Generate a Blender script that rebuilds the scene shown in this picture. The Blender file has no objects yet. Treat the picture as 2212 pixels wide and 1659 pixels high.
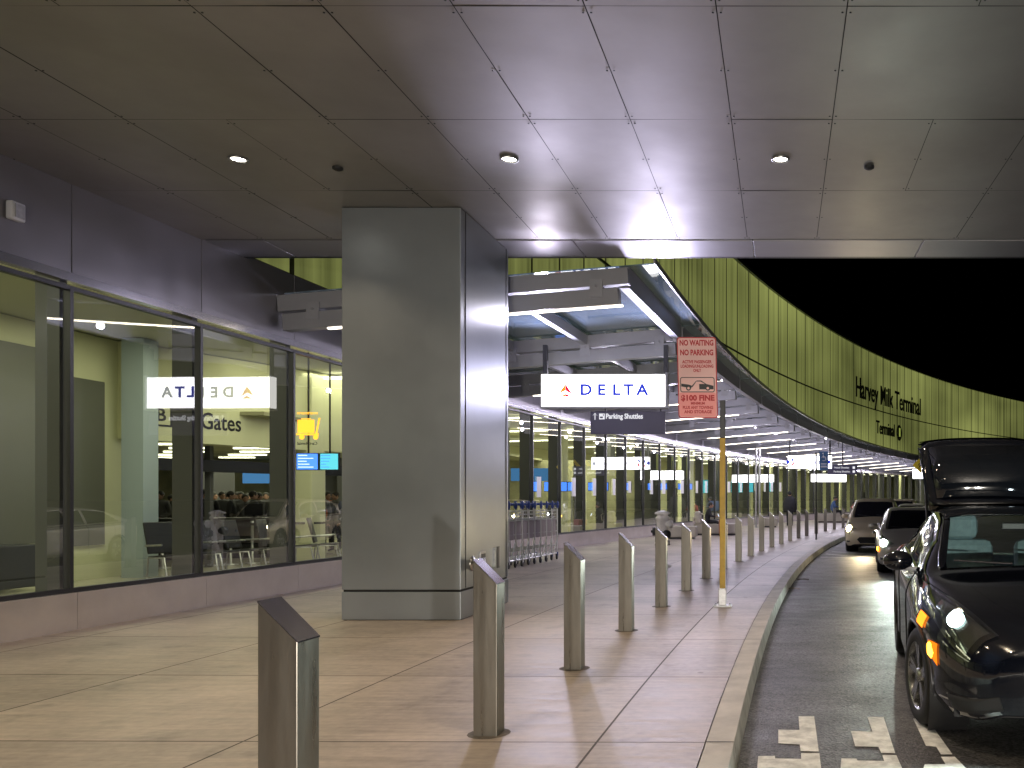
import bpy, bmesh, math, random
from mathutils import Vector, Matrix
R = random.Random(7)
PI = math.pi
S = bpy.context.scene
C = S.collection

# ------------------------------------------------------------------ camera, world, exposure
F = 1850.0; PX = 1690.0; PY = 1080.0; EYE = 1.5        # in units of a 2212 x 1659 picture
cam = bpy.data.objects.new("camera", bpy.data.cameras.new("camera")); C.objects.link(cam)
cam.location = (0, 0, EYE); cam.rotation_euler = (PI/2, 0, 0)
cam.data.sensor_width = 36; cam.data.lens = 36*F/2212
cam.data.shift_x = (1106-PX)/2212; cam.data.shift_y = (PY-829.5)/2212
cam.data.clip_start = 0.05; cam.data.clip_end = 5000
S.camera = cam
w = bpy.data.worlds.new("World"); S.world = w; w.use_nodes = True
wn = w.node_tree.nodes; wl = w.node_tree.links
sky = wn.new('ShaderNodeTexSky'); sky.sky_type = 'NISHITA'; sky.sun_disc = False
sky.sun_elevation = math.radians(-8); sky.sun_rotation = math.radians(200)
bg = wn['Background']; wl.new(sky.outputs[0], bg.inputs[0]); bg.inputs[1].default_value = 0.05
S.view_settings.view_transform = 'Standard'; S.view_settings.look = 'None'
S.view_settings.exposure = 0.28; S.view_settings.gamma = 1.0
S.render.engine = 'CYCLES'
cy = S.cycles
cy.use_denoising = True
try: cy.denoiser = 'OPENIMAGEDENOISE'
except Exception: pass
cy.max_bounces = 8; cy.diffuse_bounces = 3; cy.glossy_bounces = 5; cy.transparent_max_bounces = 24; cy.transmission_bounces = 4
cy.caustics_reflective = False; cy.caustics_refractive = False
cy.sample_clamp_indirect = 3.0; cy.sample_clamp_direct = 0; cy.use_light_tree = True; cy.blur_glossy = 0.6

def lamp(name, kind, loc, power, color, parent=None, **k):
    l = bpy.data.lights.new(name, kind); l.energy = power; l.color = color
    for a, b in k.items():
        if a not in ('aim',): setattr(l, a, b)
    o = bpy.data.objects.new(name, l); C.objects.link(o)
    o.location = loc
    if 'aim' in k: o.rotation_euler = (Vector(k['aim'])-Vector(loc)).to_track_quat('-Z', 'Y').to_euler()
    if parent is not None:
        o.parent = parent; o.location = Vector(loc)-wloc(parent)
    return o

# ------------------------------------------------------------------ road geometry: concentric arcs
RK = 172.0; CX = 171.695; CY = 4.0
OW = 8.05                                  # glass wall, metres left of the kerb line
def arc(o, th, z=0.0):
    return Vector((CX-(RK+o)*math.cos(th), CY+(RK+o)*math.sin(th), z))
def thY(o, Y): return math.asin((Y-CY)/(RK+o))
def px(x, y, Y): return Vector(((x-PX)/F*Y, Y, EYE+(PY-y)/F*Y))
M0 = 0.0328; DM = 0.01165                  # mullion module in radians
H = 5.15                                   # bridge soffit

# ------------------------------------------------------------------ object helpers
def wloc(o):
    v = Vector((0, 0, 0))
    while o is not None: v += o.location; o = o.parent
    return v
def tag(o, label=None, cat=None, group=None, kind=None):
    if label: o['label'] = label
    if cat: o['category'] = cat
    if group: o['group'] = group
    if kind: o['kind'] = kind
    return o
def empty(name, loc, label=None, cat=None, group=None, rz=0):
    o = bpy.data.objects.new(name, None); C.objects.link(o); o.location = loc; o.rotation_euler = (0, 0, rz)
    o.empty_display_size = 0.2
    return tag(o, label, cat, group)
def copy_tree(o, parent=None):
    c = o.copy(); C.objects.link(c)
    if parent is not None: c.parent = parent
    for ch in o.children: copy_tree(ch, c)
    return c

class MB:
    def __init__(s): s.v = []; s.f = []; s.uv = None; s.sm = set()
    def add(s, vs, fs, smooth=False):
        n = len(s.v); s.v += [Vector(p) for p in vs]
        for f in fs:
            if smooth: s.sm.add(len(s.f))
            s.f.append([n+i for i in f])
        return s
    def quad(s, a, b, c, d): return s.add([a, b, c, d], [(0, 1, 2, 3)])
    def box(s, c, d, X=Vector((1, 0, 0)), Y=None, Z=Vector((0, 0, 1))):
        X = Vector(X).normalized(); Z = Vector(Z).normalized()
        Y = Z.cross(X) if Y is None else Vector(Y).normalized()
        c = Vector(c); h = [q/2 for q in d]
        vs = [c+X*h[0]*i+Y*h[1]*j+Z*h[2]*k for k in (-1, 1) for j in (-1, 1) for i in (-1, 1)]
        return s.add(vs, [(0, 2, 3, 1), (4, 5, 7, 6), (0, 1, 5, 4), (2, 6, 7, 3), (0, 4, 6, 2), (1, 3, 7, 5)])
    def beam(s, a, b, wd, ht, up=Vector((0, 0, 1))):
        a = Vector(a); b = Vector(b); X = (b-a).normalized(); Y = Vector(up).cross(X).normalized(); Z = X.cross(Y)
        return s.box((a+b)/2, ((b-a).length, wd, ht), X, Y, Z)
    def prism(s, poly, ax, dist):
        ax = Vector(ax).normalized()*dist; n = len(poly)
        vs = [Vector(p) for p in poly]+[Vector(p)+ax for p in poly]
        fs = [tuple(range(n-1, -1, -1)), tuple(range(n, 2*n))]+[(i, (i+1) % n, n+(i+1) % n, n+i) for i in range(n)]
        return s.add(vs, fs)
    def tube(s, pts, r, n=10, caps=True):
        pts = [Vector(p) for p in pts]; rs = r if isinstance(r, (list, tuple)) else [r]*len(pts)
        vs = []; fs = []; prev = None
        for i, p in enumerate(pts):
            t = (pts[min(i+1, len(pts)-1)]-pts[max(i-1, 0)]).normalized()
            u = prev if prev is not None else (Vector((0, 0, 1)) if abs(t.z) < .9 else Vector((1, 0, 0)))
            u = (u-t*u.dot(t)).normalized(); prev = u; q = t.cross(u)
            for k in range(n):
                a = 2*PI*k/n; vs.append(p+(u*math.cos(a)+q*math.sin(a))*rs[i])
        for i in range(len(pts)-1):
            for k in range(n): fs.append((i*n+k, i*n+(k+1) % n, (i+1)*n+(k+1) % n, (i+1)*n+k))
        s.add(vs, fs, True)
        if caps: s.add(vs[:n], [tuple(range(n-1, -1, -1))]); s.add(vs[-n:], [tuple(range(n))])
        return s
    def lathe(s, prof, c=(0, 0, 0), axis=(0, 0, 1), n=24):
        A = Vector(axis).normalized(); U = Vector((1, 0, 0)) if abs(A.x) < .9 else Vector((0, 1, 0))
        U = (U-A*U.dot(A)).normalized(); W = A.cross(U); c = Vector(c); vs = []; fs = []
        for r, h in prof:
            for k in range(n):
                a = 2*PI*k/n; vs.append(c+A*h+(U*math.cos(a)+W*math.sin(a))*r)
        for i in range(len(prof)-1):
            for k in range(n): fs.append((i*n+k, i*n+(k+1) % n, (i+1)*n+(k+1) % n, (i+1)*n+k))
        return s.add(vs, fs, True)
    def ell(s, c, r, n=14, m=9):
        c = Vector(c); prof = [(math.sin(PI*i/m), -math.cos(PI*i/m)) for i in range(m+1)]
        vs = []; fs = []
        for rr, h in prof:
            for k in range(n):
                a = 2*PI*k/n; vs.append(c+Vector((r[0]*rr*math.cos(a), r[1]*rr*math.sin(a), r[2]*h)))
        for i in range(m):
            for k in range(n): fs.append((i*n+k, i*n+(k+1) % n, (i+1)*n+(k+1) % n, (i+1)*n+k))
        return s.add(vs, fs, True)
    def build(s, name, mat, parent=None, world=True, bevel=0, uvf=None, weld=False, solid=0, label=None):
        off = wloc(parent) if (parent is not None and world) else Vector((0, 0, 0))
        me = bpy.data.meshes.new(name)
        me.from_pydata([tuple(v-off) for v in s.v], [], s.f)
        if uvf:
            ul = me.uv_layers.new(name='UV')
            for lp in me.loops: ul.data[lp.index].uv = uvf(s.v[lp.vertex_index], lp.vertex_index)
        for i in s.sm:
            if i < len(me.polygons): me.polygons[i].use_smooth = True
        if weld:
            b = bmesh.new(); b.from_mesh(me); bmesh.ops.remove_doubles(b, verts=b.verts, dist=1e-4)
            bmesh.ops.recalc_face_normals(b, faces=b.faces)
            b.to_mesh(me); b.free()
        for m in (mat if isinstance(mat, (list, tuple)) else [mat]): me.materials.append(m)
        o = bpy.data.objects.new(name, me); C.objects.link(o)
        if parent is not None: o.parent = parent
        if bevel:
            md = o.modifiers.new('b', 'BEVEL'); md.width = bevel; md.segments = 2; md.limit_method = 'ANGLE'; md.angle_limit = 0.6
        if solid:
            md = o.modifiers.new('s', 'SOLIDIFY'); md.thickness = solid; md.offset = -1
        if label: o['label'] = label
        return o

def text(name, body, size, mat, parent, loc, X=(1, 0, 0), Z=(0, 0, 1), sx=1.0, ext=0.004, align='CENTER', bend=None, bold=0.0, space=1.0, world=True, fit=None):
    cu = bpy.data.curves.new(name, 'FONT'); cu.body = body; cu.size = size; cu.align_x = align; cu.align_y = 'CENTER'
    cu.extrude = ext; cu.offset = bold; cu.space_character = space; cu.resolution_u = 3
    t = bpy.data.objects.new('t', cu); C.objects.link(t); bpy.context.view_layer.update()
    me = bpy.data.meshes.new_from_object(t.evaluated_get(bpy.context.evaluated_depsgraph_get()))
    bpy.data.objects.remove(t); bpy.data.curves.remove(cu)
    if fit: xs_ = [v.co.x for v in me.vertices]; sx = fit/(max(xs_)-min(xs_))
    X = Vector(X).normalized(); Z = Vector(Z).normalized(); N = X.cross(Z)
    off = wloc(parent) if (parent is not None and world) else Vector((0, 0, 0))
    for v in me.vertices:
        if bend: p = bend(v.co.x*sx, v.co.y, v.co.z)
        else: p = Vector(loc)+X*v.co.x*sx+Z*v.co.y+N*v.co.z
        v.co = p-off
    me.materials.clear(); me.materials.append(mat)
    o = bpy.data.objects.new(name, me); C.objects.link(o)
    if parent is not None: o.parent = parent
    return o

def skin(name, verts, edges, rad, mat, parent=None, sub=2):
    me = bpy.data.meshes.new('k'); me.from_pydata(verts, edges, []); o = bpy.data.objects.new('k', me); C.objects.link(o)
    md = o.modifiers.new('s', 'SKIN'); md.use_smooth_shade = True
    for i, r in enumerate(rad):
        sv = me.skin_vertices[0].data[i]; sv.radius = (r, r) if not isinstance(r, tuple) else r; sv.use_root = (i == 0)
    m2 = o.modifiers.new('u', 'SUBSURF'); m2.levels = sub; m2.render_levels = sub
    bpy.context.view_layer.update()
    e = bpy.data.meshes.new_from_object(o.evaluated_get(bpy.context.evaluated_depsgraph_get()))
    bpy.data.objects.remove(o); e.materials.clear(); e.materials.append(mat)
    for p in e.polygons: p.use_smooth = True
    r = bpy.data.objects.new(name, e); C.objects.link(r)
    if parent is not None: r.parent = parent
    return r

# ------------------------------------------------------------------ materials
def mat(name, col, rough=0.5, metal=0.0, emit=None, es=0, noise=None, bump=None, coat=0, rvar=None, tex='OBJ', aniso=0, spec=None):
    """noise=(scale, amount[, (sx,sy,sz)]) colour variation; bump=(scale, strength); rvar=(scale, amount[, stretch])"""
    m = bpy.data.materials.new(name); m.use_nodes = True; nt = m.node_tree; N = nt.nodes; L = nt.links; b = N['Principled BSDF']
    b.inputs['Base Color'].default_value = (*col, 1); b.inputs['Roughness'].default_value = rough; b.inputs['Metallic'].default_value = metal
    if coat: b.inputs['Coat Weight'].default_value = coat; b.inputs['Coat Roughness'].default_value = 0.04
    if spec is not None: b.inputs['Specular IOR Level'].default_value = spec
    if emit: b.inputs['Emission Color'].default_value = (*emit, 1); b.inputs['Emission Strength'].default_value = es
    tc = N.new('ShaderNodeTexCoord')
    def nz(scale, st, detail=5):
        mp = N.new('ShaderNodeMapping'); mp.inputs['Scale'].default_value = st; L.new(tc.outputs['UV' if tex == 'UV' else 'Object'], mp.inputs[0])
        n = N.new('ShaderNodeTexNoise'); n.inputs['Scale'].default_value = scale; n.inputs['Detail'].default_value = detail; n.inputs['Roughness'].default_value = .6
        L.new(mp.outputs[0], n.inputs['Vector']); return n.outputs[0]
    if noise:
        n = nz(noise[0], noise[2] if len(noise) > 2 else (1, 1, 1)); a = noise[1]
        mr = N.new('ShaderNodeMapRange'); mr.inputs[1].default_value = .3; mr.inputs[2].default_value = .7; mr.inputs[3].default_value = 1-a; mr.inputs[4].default_value = 1+a
        L.new(n, mr.inputs[0]); mx = N.new('ShaderNodeVectorMath'); mx.operation = 'SCALE'; mx.inputs[0].default_value = col
        L.new(mr.outputs[0], mx.inputs['Scale']); L.new(mx.outputs[0], b.inputs['Base Color'])
    if rvar:
        n = nz(rvar[0], rvar[2] if len(rvar) > 2 else (1, 1, 1)); mr = N.new('ShaderNodeMapRange'); mr.inputs[1].default_value = .3; mr.inputs[2].default_value = .7
        mr.inputs[3].default_value = max(.02, rough-rvar[1]); mr.inputs[4].default_value = rough+rvar[1]; L.new(n, mr.inputs[0]); L.new(mr.outputs[0], b.inputs['Roughness'])
    if bump:
        n = nz(bump[0], bump[2] if len(bump) > 2 else (1, 1, 1), 6); bp = N.new('ShaderNodeBump'); bp.inputs['Strength'].default_value = bump[1]; bp.inputs['Distance'].default_value = .01
        L.new(n, bp.inputs['Height']); L.new(bp.outputs[0], b.inputs['Normal'])
    return m
def emis(name, col, s):
    m = bpy.data.materials.new(name); m.use_nodes = True; N = m.node_tree.nodes; N.remove(N['Principled BSDF'])
    e = N.new('ShaderNodeEmission'); e.inputs[0].default_value = (*col, 1); e.inputs[1].default_value = s
    m.node_tree.links.new(e.outputs[0], N['Material Output'].inputs[0]); return m
def glass(name, tint=(1, 1, 1), refl=1.0, rough=0.01, base=0.0, ior=1.5, diff=0.0, dcol=(.5, .6, .7)):
    m = bpy.data.materials.new(name); m.use_nodes = True; N = m.node_tree.nodes; L = m.node_tree.links; N.remove(N['Principled BSDF'])
    t = N.new('ShaderNodeBsdfTransparent'); t.inputs[0].default_value = (*tint, 1)
    g = N.new('ShaderNodeBsdfAnisotropic'); g.inputs['Roughness'].default_value = rough; g.inputs[0].default_value = (1, 1, 1, 1)
    fr = N.new('ShaderNodeLayerWeight'); fr.inputs[0].default_value = .5      # facing: the same from either side of the pane
    pw5 = N.new('ShaderNodeMath'); pw5.operation = 'POWER'; pw5.inputs[1].default_value = 5; L.new(fr.outputs['Facing'], pw5.inputs[0])
    ma = N.new('ShaderNodeMath'); ma.operation = 'MULTIPLY_ADD'; ma.inputs[1].default_value = .96*refl; ma.inputs[2].default_value = base+.04*refl; ma.use_clamp = True
    L.new(pw5.outputs[0], ma.inputs[0]); mx = N.new('ShaderNodeMixShader')
    L.new(ma.outputs[0], mx.inputs[0]); L.new(g.outputs[0], mx.inputs[2])
    if diff:
        d = N.new('ShaderNodeBsdfTranslucent'); d.inputs[0].default_value = (*dcol, 1); d2 = N.new('ShaderNodeBsdfDiffuse'); d2.inputs[0].default_value = (*dcol, 1)
        a = N.new('ShaderNodeMixShader'); a.inputs[0].default_value = .5; L.new(d.outputs[0], a.inputs[1]); L.new(d2.outputs[0], a.inputs[2])
        q = N.new('ShaderNodeMixShader'); q.inputs[0].default_value = diff; L.new(t.outputs[0], q.inputs[1]); L.new(a.outputs[0], q.inputs[2]); L.new(q.outputs[0], mx.inputs[1])
    else: L.new(t.outputs[0], mx.inputs[1])
    L.new(mx.outputs[0], N['Material Output'].inputs[0]); return m

def joint_mat(name, col, su, sv, ou, ov, jw, rough, stain=0.3, streak=(1.2, 14)):
    """concrete laid in bays; UV in metres (u across, v along)"""
    m = bpy.data.materials.new(name); m.use_nodes = True; N = m.node_tree.nodes; L = m.node_tree.links; b = N['Principled BSDF']
    uv = N.new('ShaderNodeUVMap'); sp = N.new('ShaderNodeSeparateXYZ'); L.new(uv.outputs[0], sp.inputs[0])
    def M(op, a, bb=None, c=None, cl=False):
        n = N.new('ShaderNodeMath'); n.operation = op; n.use_clamp = cl
        for i, q in enumerate((a, bb, c)):
            if q is None: continue
            if isinstance(q, (int, float)): n.inputs[i].default_value = q
            else: L.new(q, n.inputs[i])
        return n.outputs[0]
    def line(o, st, off):
        t = M('FRACT', M('DIVIDE', M('SUBTRACT', o, off), st)); d = M('MULTIPLY', M('MINIMUM', t, M('SUBTRACT', 1.0, t)), st)
        return M('LESS_THAN', d, jw)
    j = M('MAXIMUM', line(sp.outputs[0], su, ou), line(sp.outputs[1], sv, ov))
    # a tone of its own for each bay
    cu = M('FLOOR', M('DIVIDE', M('SUBTRACT', sp.outputs[0], ou), su)); cv = M('FLOOR', M('DIVIDE', M('SUBTRACT', sp.outputs[1], ov), sv))
    cc = N.new('ShaderNodeCombineXYZ'); L.new(cu, cc.inputs[0]); L.new(cv, cc.inputs[1]); wn_ = N.new('ShaderNodeTexWhiteNoise'); wn_.noise_dimensions = '2D'; L.new(cc.outputs[0], wn_.inputs[0])
    def nz(st, sc, det=6, ro=.6):
        mp = N.new('ShaderNodeMapping'); mp.inputs['Scale'].default_value = st; L.new(uv.outputs[0], mp.inputs[0]); n = N.new('ShaderNodeTexNoise')
        n.inputs['Scale'].default_value = sc; n.inputs['Detail'].default_value = det; n.inputs['Roughness'].default_value = ro; L.new(mp.outputs[0], n.inputs[0]); return n.outputs[0]
    n1 = nz((1, 1, 1), .55); n2 = nz((streak[0], streak[1], 1), 1.0, 8, .7); n3 = nz((1, 1, 1), 14, 8); n4 = nz((1, 1, 1), 2.3, 5)
    f = M('ADD', M('MULTIPLY', M('SUBTRACT', n1, .5), 1.1), M('MULTIPLY', M('SUBTRACT', n2, .5), 1.2))
    f = M('ADD', f, M('MULTIPLY', M('SUBTRACT', n3, .5), .5)); f = M('ADD', f, M('MULTIPLY', M('SUBTRACT', wn_.outputs[0], .5), .18))
    st = M('MULTIPLY', M('SUBTRACT', n4, .56), 3.0, cl=True); f = M('SUBTRACT', f, M('MULTIPLY', st, .5))
    k = M('ADD', 1.0, M('MULTIPLY', f, stain*2)); k = M('MULTIPLY', k, M('SUBTRACT', 1.0, M('MULTIPLY', j, .8)))
    vo = N.new('ShaderNodeTexVoronoi'); vo.inputs['Scale'].default_value = 1.7; vo.inputs['Randomness'].default_value = 1; L.new(uv.outputs[0], vo.inputs['Vector'])   # gum spots
    sc3 = N.new('ShaderNodeSeparateColor'); L.new(vo.outputs['Color'], sc3.inputs[0])
    gum = M('MULTIPLY', M('LESS_THAN', vo.outputs['Distance'], M('MULTIPLY', sc3.outputs[0], .075)), M('GREATER_THAN', sc3.outputs[1], .35)); k = M('MULTIPLY', k, M('SUBTRACT', 1.0, M('MULTIPLY', gum, .45)))
    sc = N.new('ShaderNodeVectorMath'); sc.operation = 'SCALE'; sc.inputs[0].default_value = col; L.new(k, sc.inputs['Scale']); L.new(sc.outputs[0], b.inputs['Base Color'])
    r = M('ADD', rough, M('MULTIPLY', M('SUBTRACT', n2, .5), .45)); r = M('ADD', r, M('MULTIPLY', j, .3)); L.new(r, b.inputs['Roughness'])
    bp = N.new('ShaderNodeBump'); bp.inputs['Strength'].default_value = .35; bp.inputs['Distance'].default_value = .004
    L.new(M('SUBTRACT', M('ADD', n3, M('MULTIPLY', n2, .6)), M('MULTIPLY', j, 2.0)), bp.inputs['Height']); L.new(bp.outputs[0], b.inputs['Normal'])
    return m

M_walk = joint_mat('sidewalk_concrete', (.36, .30, .265), 2.2, 1.95, .85, 1.3, .0075, .46, .62)
M_kerb = mat('kerb_concrete', (.5, .465, .42), .6, noise=(3, .2), bump=(60, .25))
M_kface = mat('kerb_face_pale', (.68, .68, .64), .55, noise=(4, .3), bump=(40, .3))  # kerb face, a paler tone than the kerb top
def asphalt():
    m = mat('asphalt', (.035, .035, .037), .45)
    N = m.node_tree.nodes; L = m.node_tree.links; b = N['Principled BSDF']; tc = N.new('ShaderNodeTexCoord')
    n1 = N.new('ShaderNodeTexNoise'); n1.inputs['Scale'].default_value = .7; n1.inputs['Detail'].default_value = 8; L.new(tc.outputs['Object'], n1.inputs[0])
    n2 = N.new('ShaderNodeTexVoronoi'); n2.inputs['Scale'].default_value = 60; L.new(tc.outputs['Object'], n2.inputs[0])
    mp = N.new('ShaderNodeMapping'); mp.inputs['Scale'].default_value = (.9, 1.8, 1); L.new(tc.outputs['Object'], mp.inputs[0])
    n3 = N.new('ShaderNodeTexNoise'); n3.inputs['Scale'].default_value = 2.2; n3.inputs['Detail'].default_value = 6; L.new(mp.outputs[0], n3.inputs[0])
    cr = N.new('ShaderNodeMapRange'); cr.inputs[1].default_value = .3; cr.inputs[2].default_value = .7; cr.inputs[3].default_value = .44; cr.inputs[4].default_value = .60
    vs_ = N.new('ShaderNodeSeparateColor'); L.new(n2.outputs['Color'], vs_.inputs[0])
    L.new(n3.outputs[0], cr.inputs[0]); L.new(cr.outputs[0], b.inputs['Roughness'])
    mr = N.new('ShaderNodeMapRange'); mr.inputs[1].default_value = .3; mr.inputs[2].default_value = .7; mr.inputs[3].default_value = .6; mr.inputs[4].default_value = 1.5; L.new(n1.outputs[0], mr.inputs[0])
    mv = N.new('ShaderNodeMapRange'); mv.inputs[1].default_value = 0; mv.inputs[2].default_value = 1; mv.inputs[3].default_value = .25; mv.inputs[4].default_value = 2.0; L.new(vs_.outputs[0], mv.inputs[0])
    mm = N.new('ShaderNodeMath'); mm.operation = 'MULTIPLY'; L.new(mr.outputs[0], mm.inputs[0]); L.new(mv.outputs[0], mm.inputs[1])
    sc = N.new('ShaderNodeVectorMath'); sc.operation = 'SCALE'; sc.inputs[0].default_value = (.062, .060, .060); L.new(mm.outputs[0], sc.inputs['Scale']); L.new(sc.outputs[0], b.inputs['Base Color'])
    bp = N.new('ShaderNodeBump'); bp.inputs['Strength'].default_value = .7; bp.inputs['Distance'].default_value = .006; L.new(n2.outputs[0], bp.inputs['Height']); L.new(bp.outputs[0], b.inputs['Normal'])
    return m
M_road = asphalt()
M_paint = mat('road_paint', (.8, .8, .78), .6, noise=(9, .35), bump=(70, .5))
M_soffit = mat('soffit_aluminium', (.30, .285, .272), .48, .75, noise=(.6, .11), rvar=(1.5, .05), bump=(2.5, .05))
M_clad = mat('column_cladding', (.30, .325, .35), .36, .75, noise=(.9, .07), rvar=(.8, .04))
M_spand = mat('spandrel_panel', (.25, .24, .265), .34, .6, noise=(.8, .06), rvar=(2, .06))
M_dark = mat('dark_frame', (.03, .03, .035), .4, .3)
M_black = mat('black_gap', (.008, .008, .009), .7)
M_fin = mat('grey_fin', (.10, .10, .105), .45, .2)
M_sill = mat('polished_sill', (.62, .56, .55), .2, .45, noise=(1.5, .1), bump=(1.2, .05))
M_steel = mat('brushed_steel', (.22, .205, .18), .34, .85, noise=(3, .14, (3, 3, .6)), rvar=(2.5, .1, (6, 6, .5)), bump=(90, .06, (6, 6, .2)))
M_beam = mat('canopy_paint', (.30, .30, .33), .45, .3, noise=(2, .06))
M_galv = mat('galvanised', (.45, .45, .46), .4, .8, noise=(20, .15))
M_glass = glass('window_glass', (.86, .90, .88), 2.4, .006, .13)
M_cglass = glass('canopy_glass', (.45, .55, .62), 1.2, .02, .02, diff=.42, dcol=(.45, .58, .72))
M_strip = emis('light_strip', (1, .90, .74), 6.0)
M_lens = emis('downlight_lens', (1, .95, .82), 30.0)
M_cream = mat('interior_cream', (.70, .70, .47), .7, noise=(.5, .04))
M_ifloor = mat('interior_floor', (.42, .40, .30), .2, noise=(2, .1))
M_iceil = mat('interior_ceiling', (.5, .5, .40), .8)
M_bluegrey = mat('interior_blue_column', (.36, .43, .46), .5)
M_ink = mat('letter_black', (.012, .012, .015), .45)
M_white = mat('white_letter', (.8, .8, .8), .5)
M_blk0 = mat('belt_black', (.015, .015, .02), .7); ORD0 = 'first second third fourth fifth sixth seventh eighth'.split()
M_tube = emis('tube_light', (1, .97, .66), 4.5); M_scrd = emis('display_dim', (.1, .3, .6), .8)

# ------------------------------------------------------------------ ground
def strip(o0, o1, z0, z1, t0, t1, n):
    mb = MB(); vs = []; uv = []
    for i in range(n+1):
        th = t0+(t1-t0)*i/n
        vs += [arc(o0, th, z0), arc(o1, th, z1)]; uv += [(o0, RK*th), (o1, RK*th)]
    mb.add(vs, [(2*i, 2*i+1, 2*i+3, 2*i+2)[::-1] for i in range(n)])
    return mb, uv
T0, T1 = -.16, .90
mb, uv = strip(.18, OW+.02, 0, 0, T0, T1, 240)
tag(mb.build('sidewalk', M_walk, uvf=lambda v, i: uv[i]), kind='structure')
mb, uv = strip(0, .172, .002, .002, T0, T1, 240)
b2, _ = strip(-.022, 0, -.15, .002-.0, T0, T1, 240); mb.add(b2.v, b2.f)
b3, _ = strip(.172, .172, .002, -.03, T0, T1, 240); mb.add(b3.v, b3.f)
kj = MB()
for i in range(40):
    th = (1.3+1.95*2*i-7.8)/RK; a = arc(.172, th, .0045); b = arc(-.001, th, .0045); t_ = Vector((math.sin(th), math.cos(th), 0))*.006
    kj.quad(a-t_, b-t_, b+t_, a+t_); c = arc(-.0235, th, -.14); b3_ = arc(-.0035, th, .001); kj.quad(b3_-t_, c-t_, c+t_, b3_+t_)
kj.build('kerb_joint', M_black)['kind'] = 'structure'
o = mb.build('kerb', [M_kerb, M_kface]); tag(o, kind='structure')
for p in o.data.polygons:
    if 240 <= p.index < 480: p.material_index = 1
tag(MB().quad((-40, -60, -.04), (-.5+.6, -60, -.04), (-.5+.6, 4, -.04), (-40, 4, -.04)).build('ground', M_black), kind='structure')
tag(MB().quad((-1500, -1500, -.15), (1500, -1500, -.15), (1500, 1500, -.15), (-1500, 1500, -.15)).build('road', M_road), kind='structure')
# painted block pattern of the crossing, traced on the road plane
def rp(zx, zy):
    x = 1382.5+.25*zx; y = 1327+.25*zy; Y = F*1.65/(y-PY); return ((x-PX)/F*Y, Y, -.146)
mk = MB()
for poly in ([(1370, 885), (1505, 885), (1545, 1190), (1388, 1186), (1380, 1130), (1195, 1118), (1195, 1000), (1378, 1004)],
             [(1392, 1204), (1550, 1206), (1580, 1460), (1000, 1455), (1022, 1230), (1165, 1228), (1168, 1250), (1392, 1254)],
             [(1965, 890), (2105, 893), (2205, 1204), (2085, 1204), (2060, 1150), (1860, 1144), (1822, 1012), (2008, 1018)],
             [(2092, 1220), (2215, 1222), (2330, 1480), (1720, 1480), (1740, 1250), (1870, 1252), (1880, 1268), (2110, 1272)],
             [(2360, 905), (2480, 905), (2700, 1215), (2600, 1215), (2560, 1150), (2470, 1140)],
             [(2600, 1235), (2720, 1235), (2960, 1480), (2400, 1480), (2460, 1300), (2640, 1300)]):
    pts = [rp(*p) for p in poly]; mk.add(pts, [tuple(range(len(pts)))[::-1]])
o = mk.build('crossing_markings', M_paint); tag(o, kind='structure')
mk = MB()
def rpv(x, y): Y = F*1.65/(y-PY); return Vector(((x-PX)/F*Y, Y, -.146))
for a, b in (((1772, 1204), (1886, 1205)), ((1785, 1197), (1890, 1207)), ((1797, 1192), (1890, 1198))):
    A = rpv(*a); B = rpv(*b); d = (B-A).normalized()*.0; n = Vector((0, .12, 0))
    mk.quad(A, B, B+n, A+n)
tag(mk.build('road_lines', M_paint), kind='structure')
M_leaf = mat('dry_leaf', (.06, .045, .03), .8); M_leaf2 = mat('pale_leaf', (.22, .19, .15), .8)
for (x, y), m_, lb in (((1735, 1254), M_leaf, 'dark scrap of litter lying in the road beside the kerb'), ((1714, 1274), M_leaf2, 'pale scrap of litter lying in the gutter, nearer than the dark scrap')):
    p = rpv(x, y); n = 9; vs = []; fs_ = []
    for i in range(n):
        t = i/(n-1); wd = .055*math.sin(PI*(.08+.84*t)); z = .006+.012*math.sin(PI*t)
        vs += [p+Vector((-.12+.24*t, -wd, z+.006*abs(math.sin(4*t)))), p+Vector((-.12+.24*t, 0, z)), p+Vector((-.12+.24*t, wd, z+.018))]
    for i in range(n-1): fs_ += [(3*i, 3*i+3, 3*i+4, 3*i+1), (3*i+1, 3*i+4, 3*i+5, 3*i+2)]
    t = MB().add(vs, fs_, True).build('litter', m_, solid=.004); tag(t, lb, 'litter', kind='thing')
# ------------------------------------------------------------------ overhead bridge
br = empty('overhead_bridge', (0, 6, H), 'wide overhead bridge with grey metal panelled underside crossing above the pavement', 'bridge')
rows = [12.0-1.89*i for i in range(0, 10)]
X0 = -.49
sf = MB(); sc_ = MB()
def wallX(Y): return arc(OW, thY(OW, Y)).x
for r in range(len(rows)-1):
    ya, yb = rows[r+1]+.004, rows[r]-.004
    n = -9
    while n < 11:
        x0 = X0+.97*n; wd = 1
        if n in (1, 4, -6) and r in (0, 2, 5): wd = 2
        x1 = x0+.97*wd
        t1 = R.uniform(-.0035, .0035); t2 = R.uniform(-.002, .002); cx_ = (x0+x1)/2; cy_ = (ya+yb)/2
        vs = [(x, y, H+(x-cx_)*t1+(y-cy_)*t2+.002) for x, y in ((x0+.004, ya), (x1-.004, ya), (x1-.004, yb), (x0+.004, yb))]
        sf.add(vs, [(0, 3, 2, 1)])
        for yy in (ya+.075, (ya+yb)/2, yb-.075):
            for dx in (.03, ): 
                for x in (x0+dx, x1-dx): sc_.lathe([(.009, 0), (.009, -.004), (.0005, -.005)], (x, yy, H-.002), n=6)
        n += wd
sf.build('soffit', M_soffit, br)
sc_.build('screws', M_dark, br)
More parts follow.
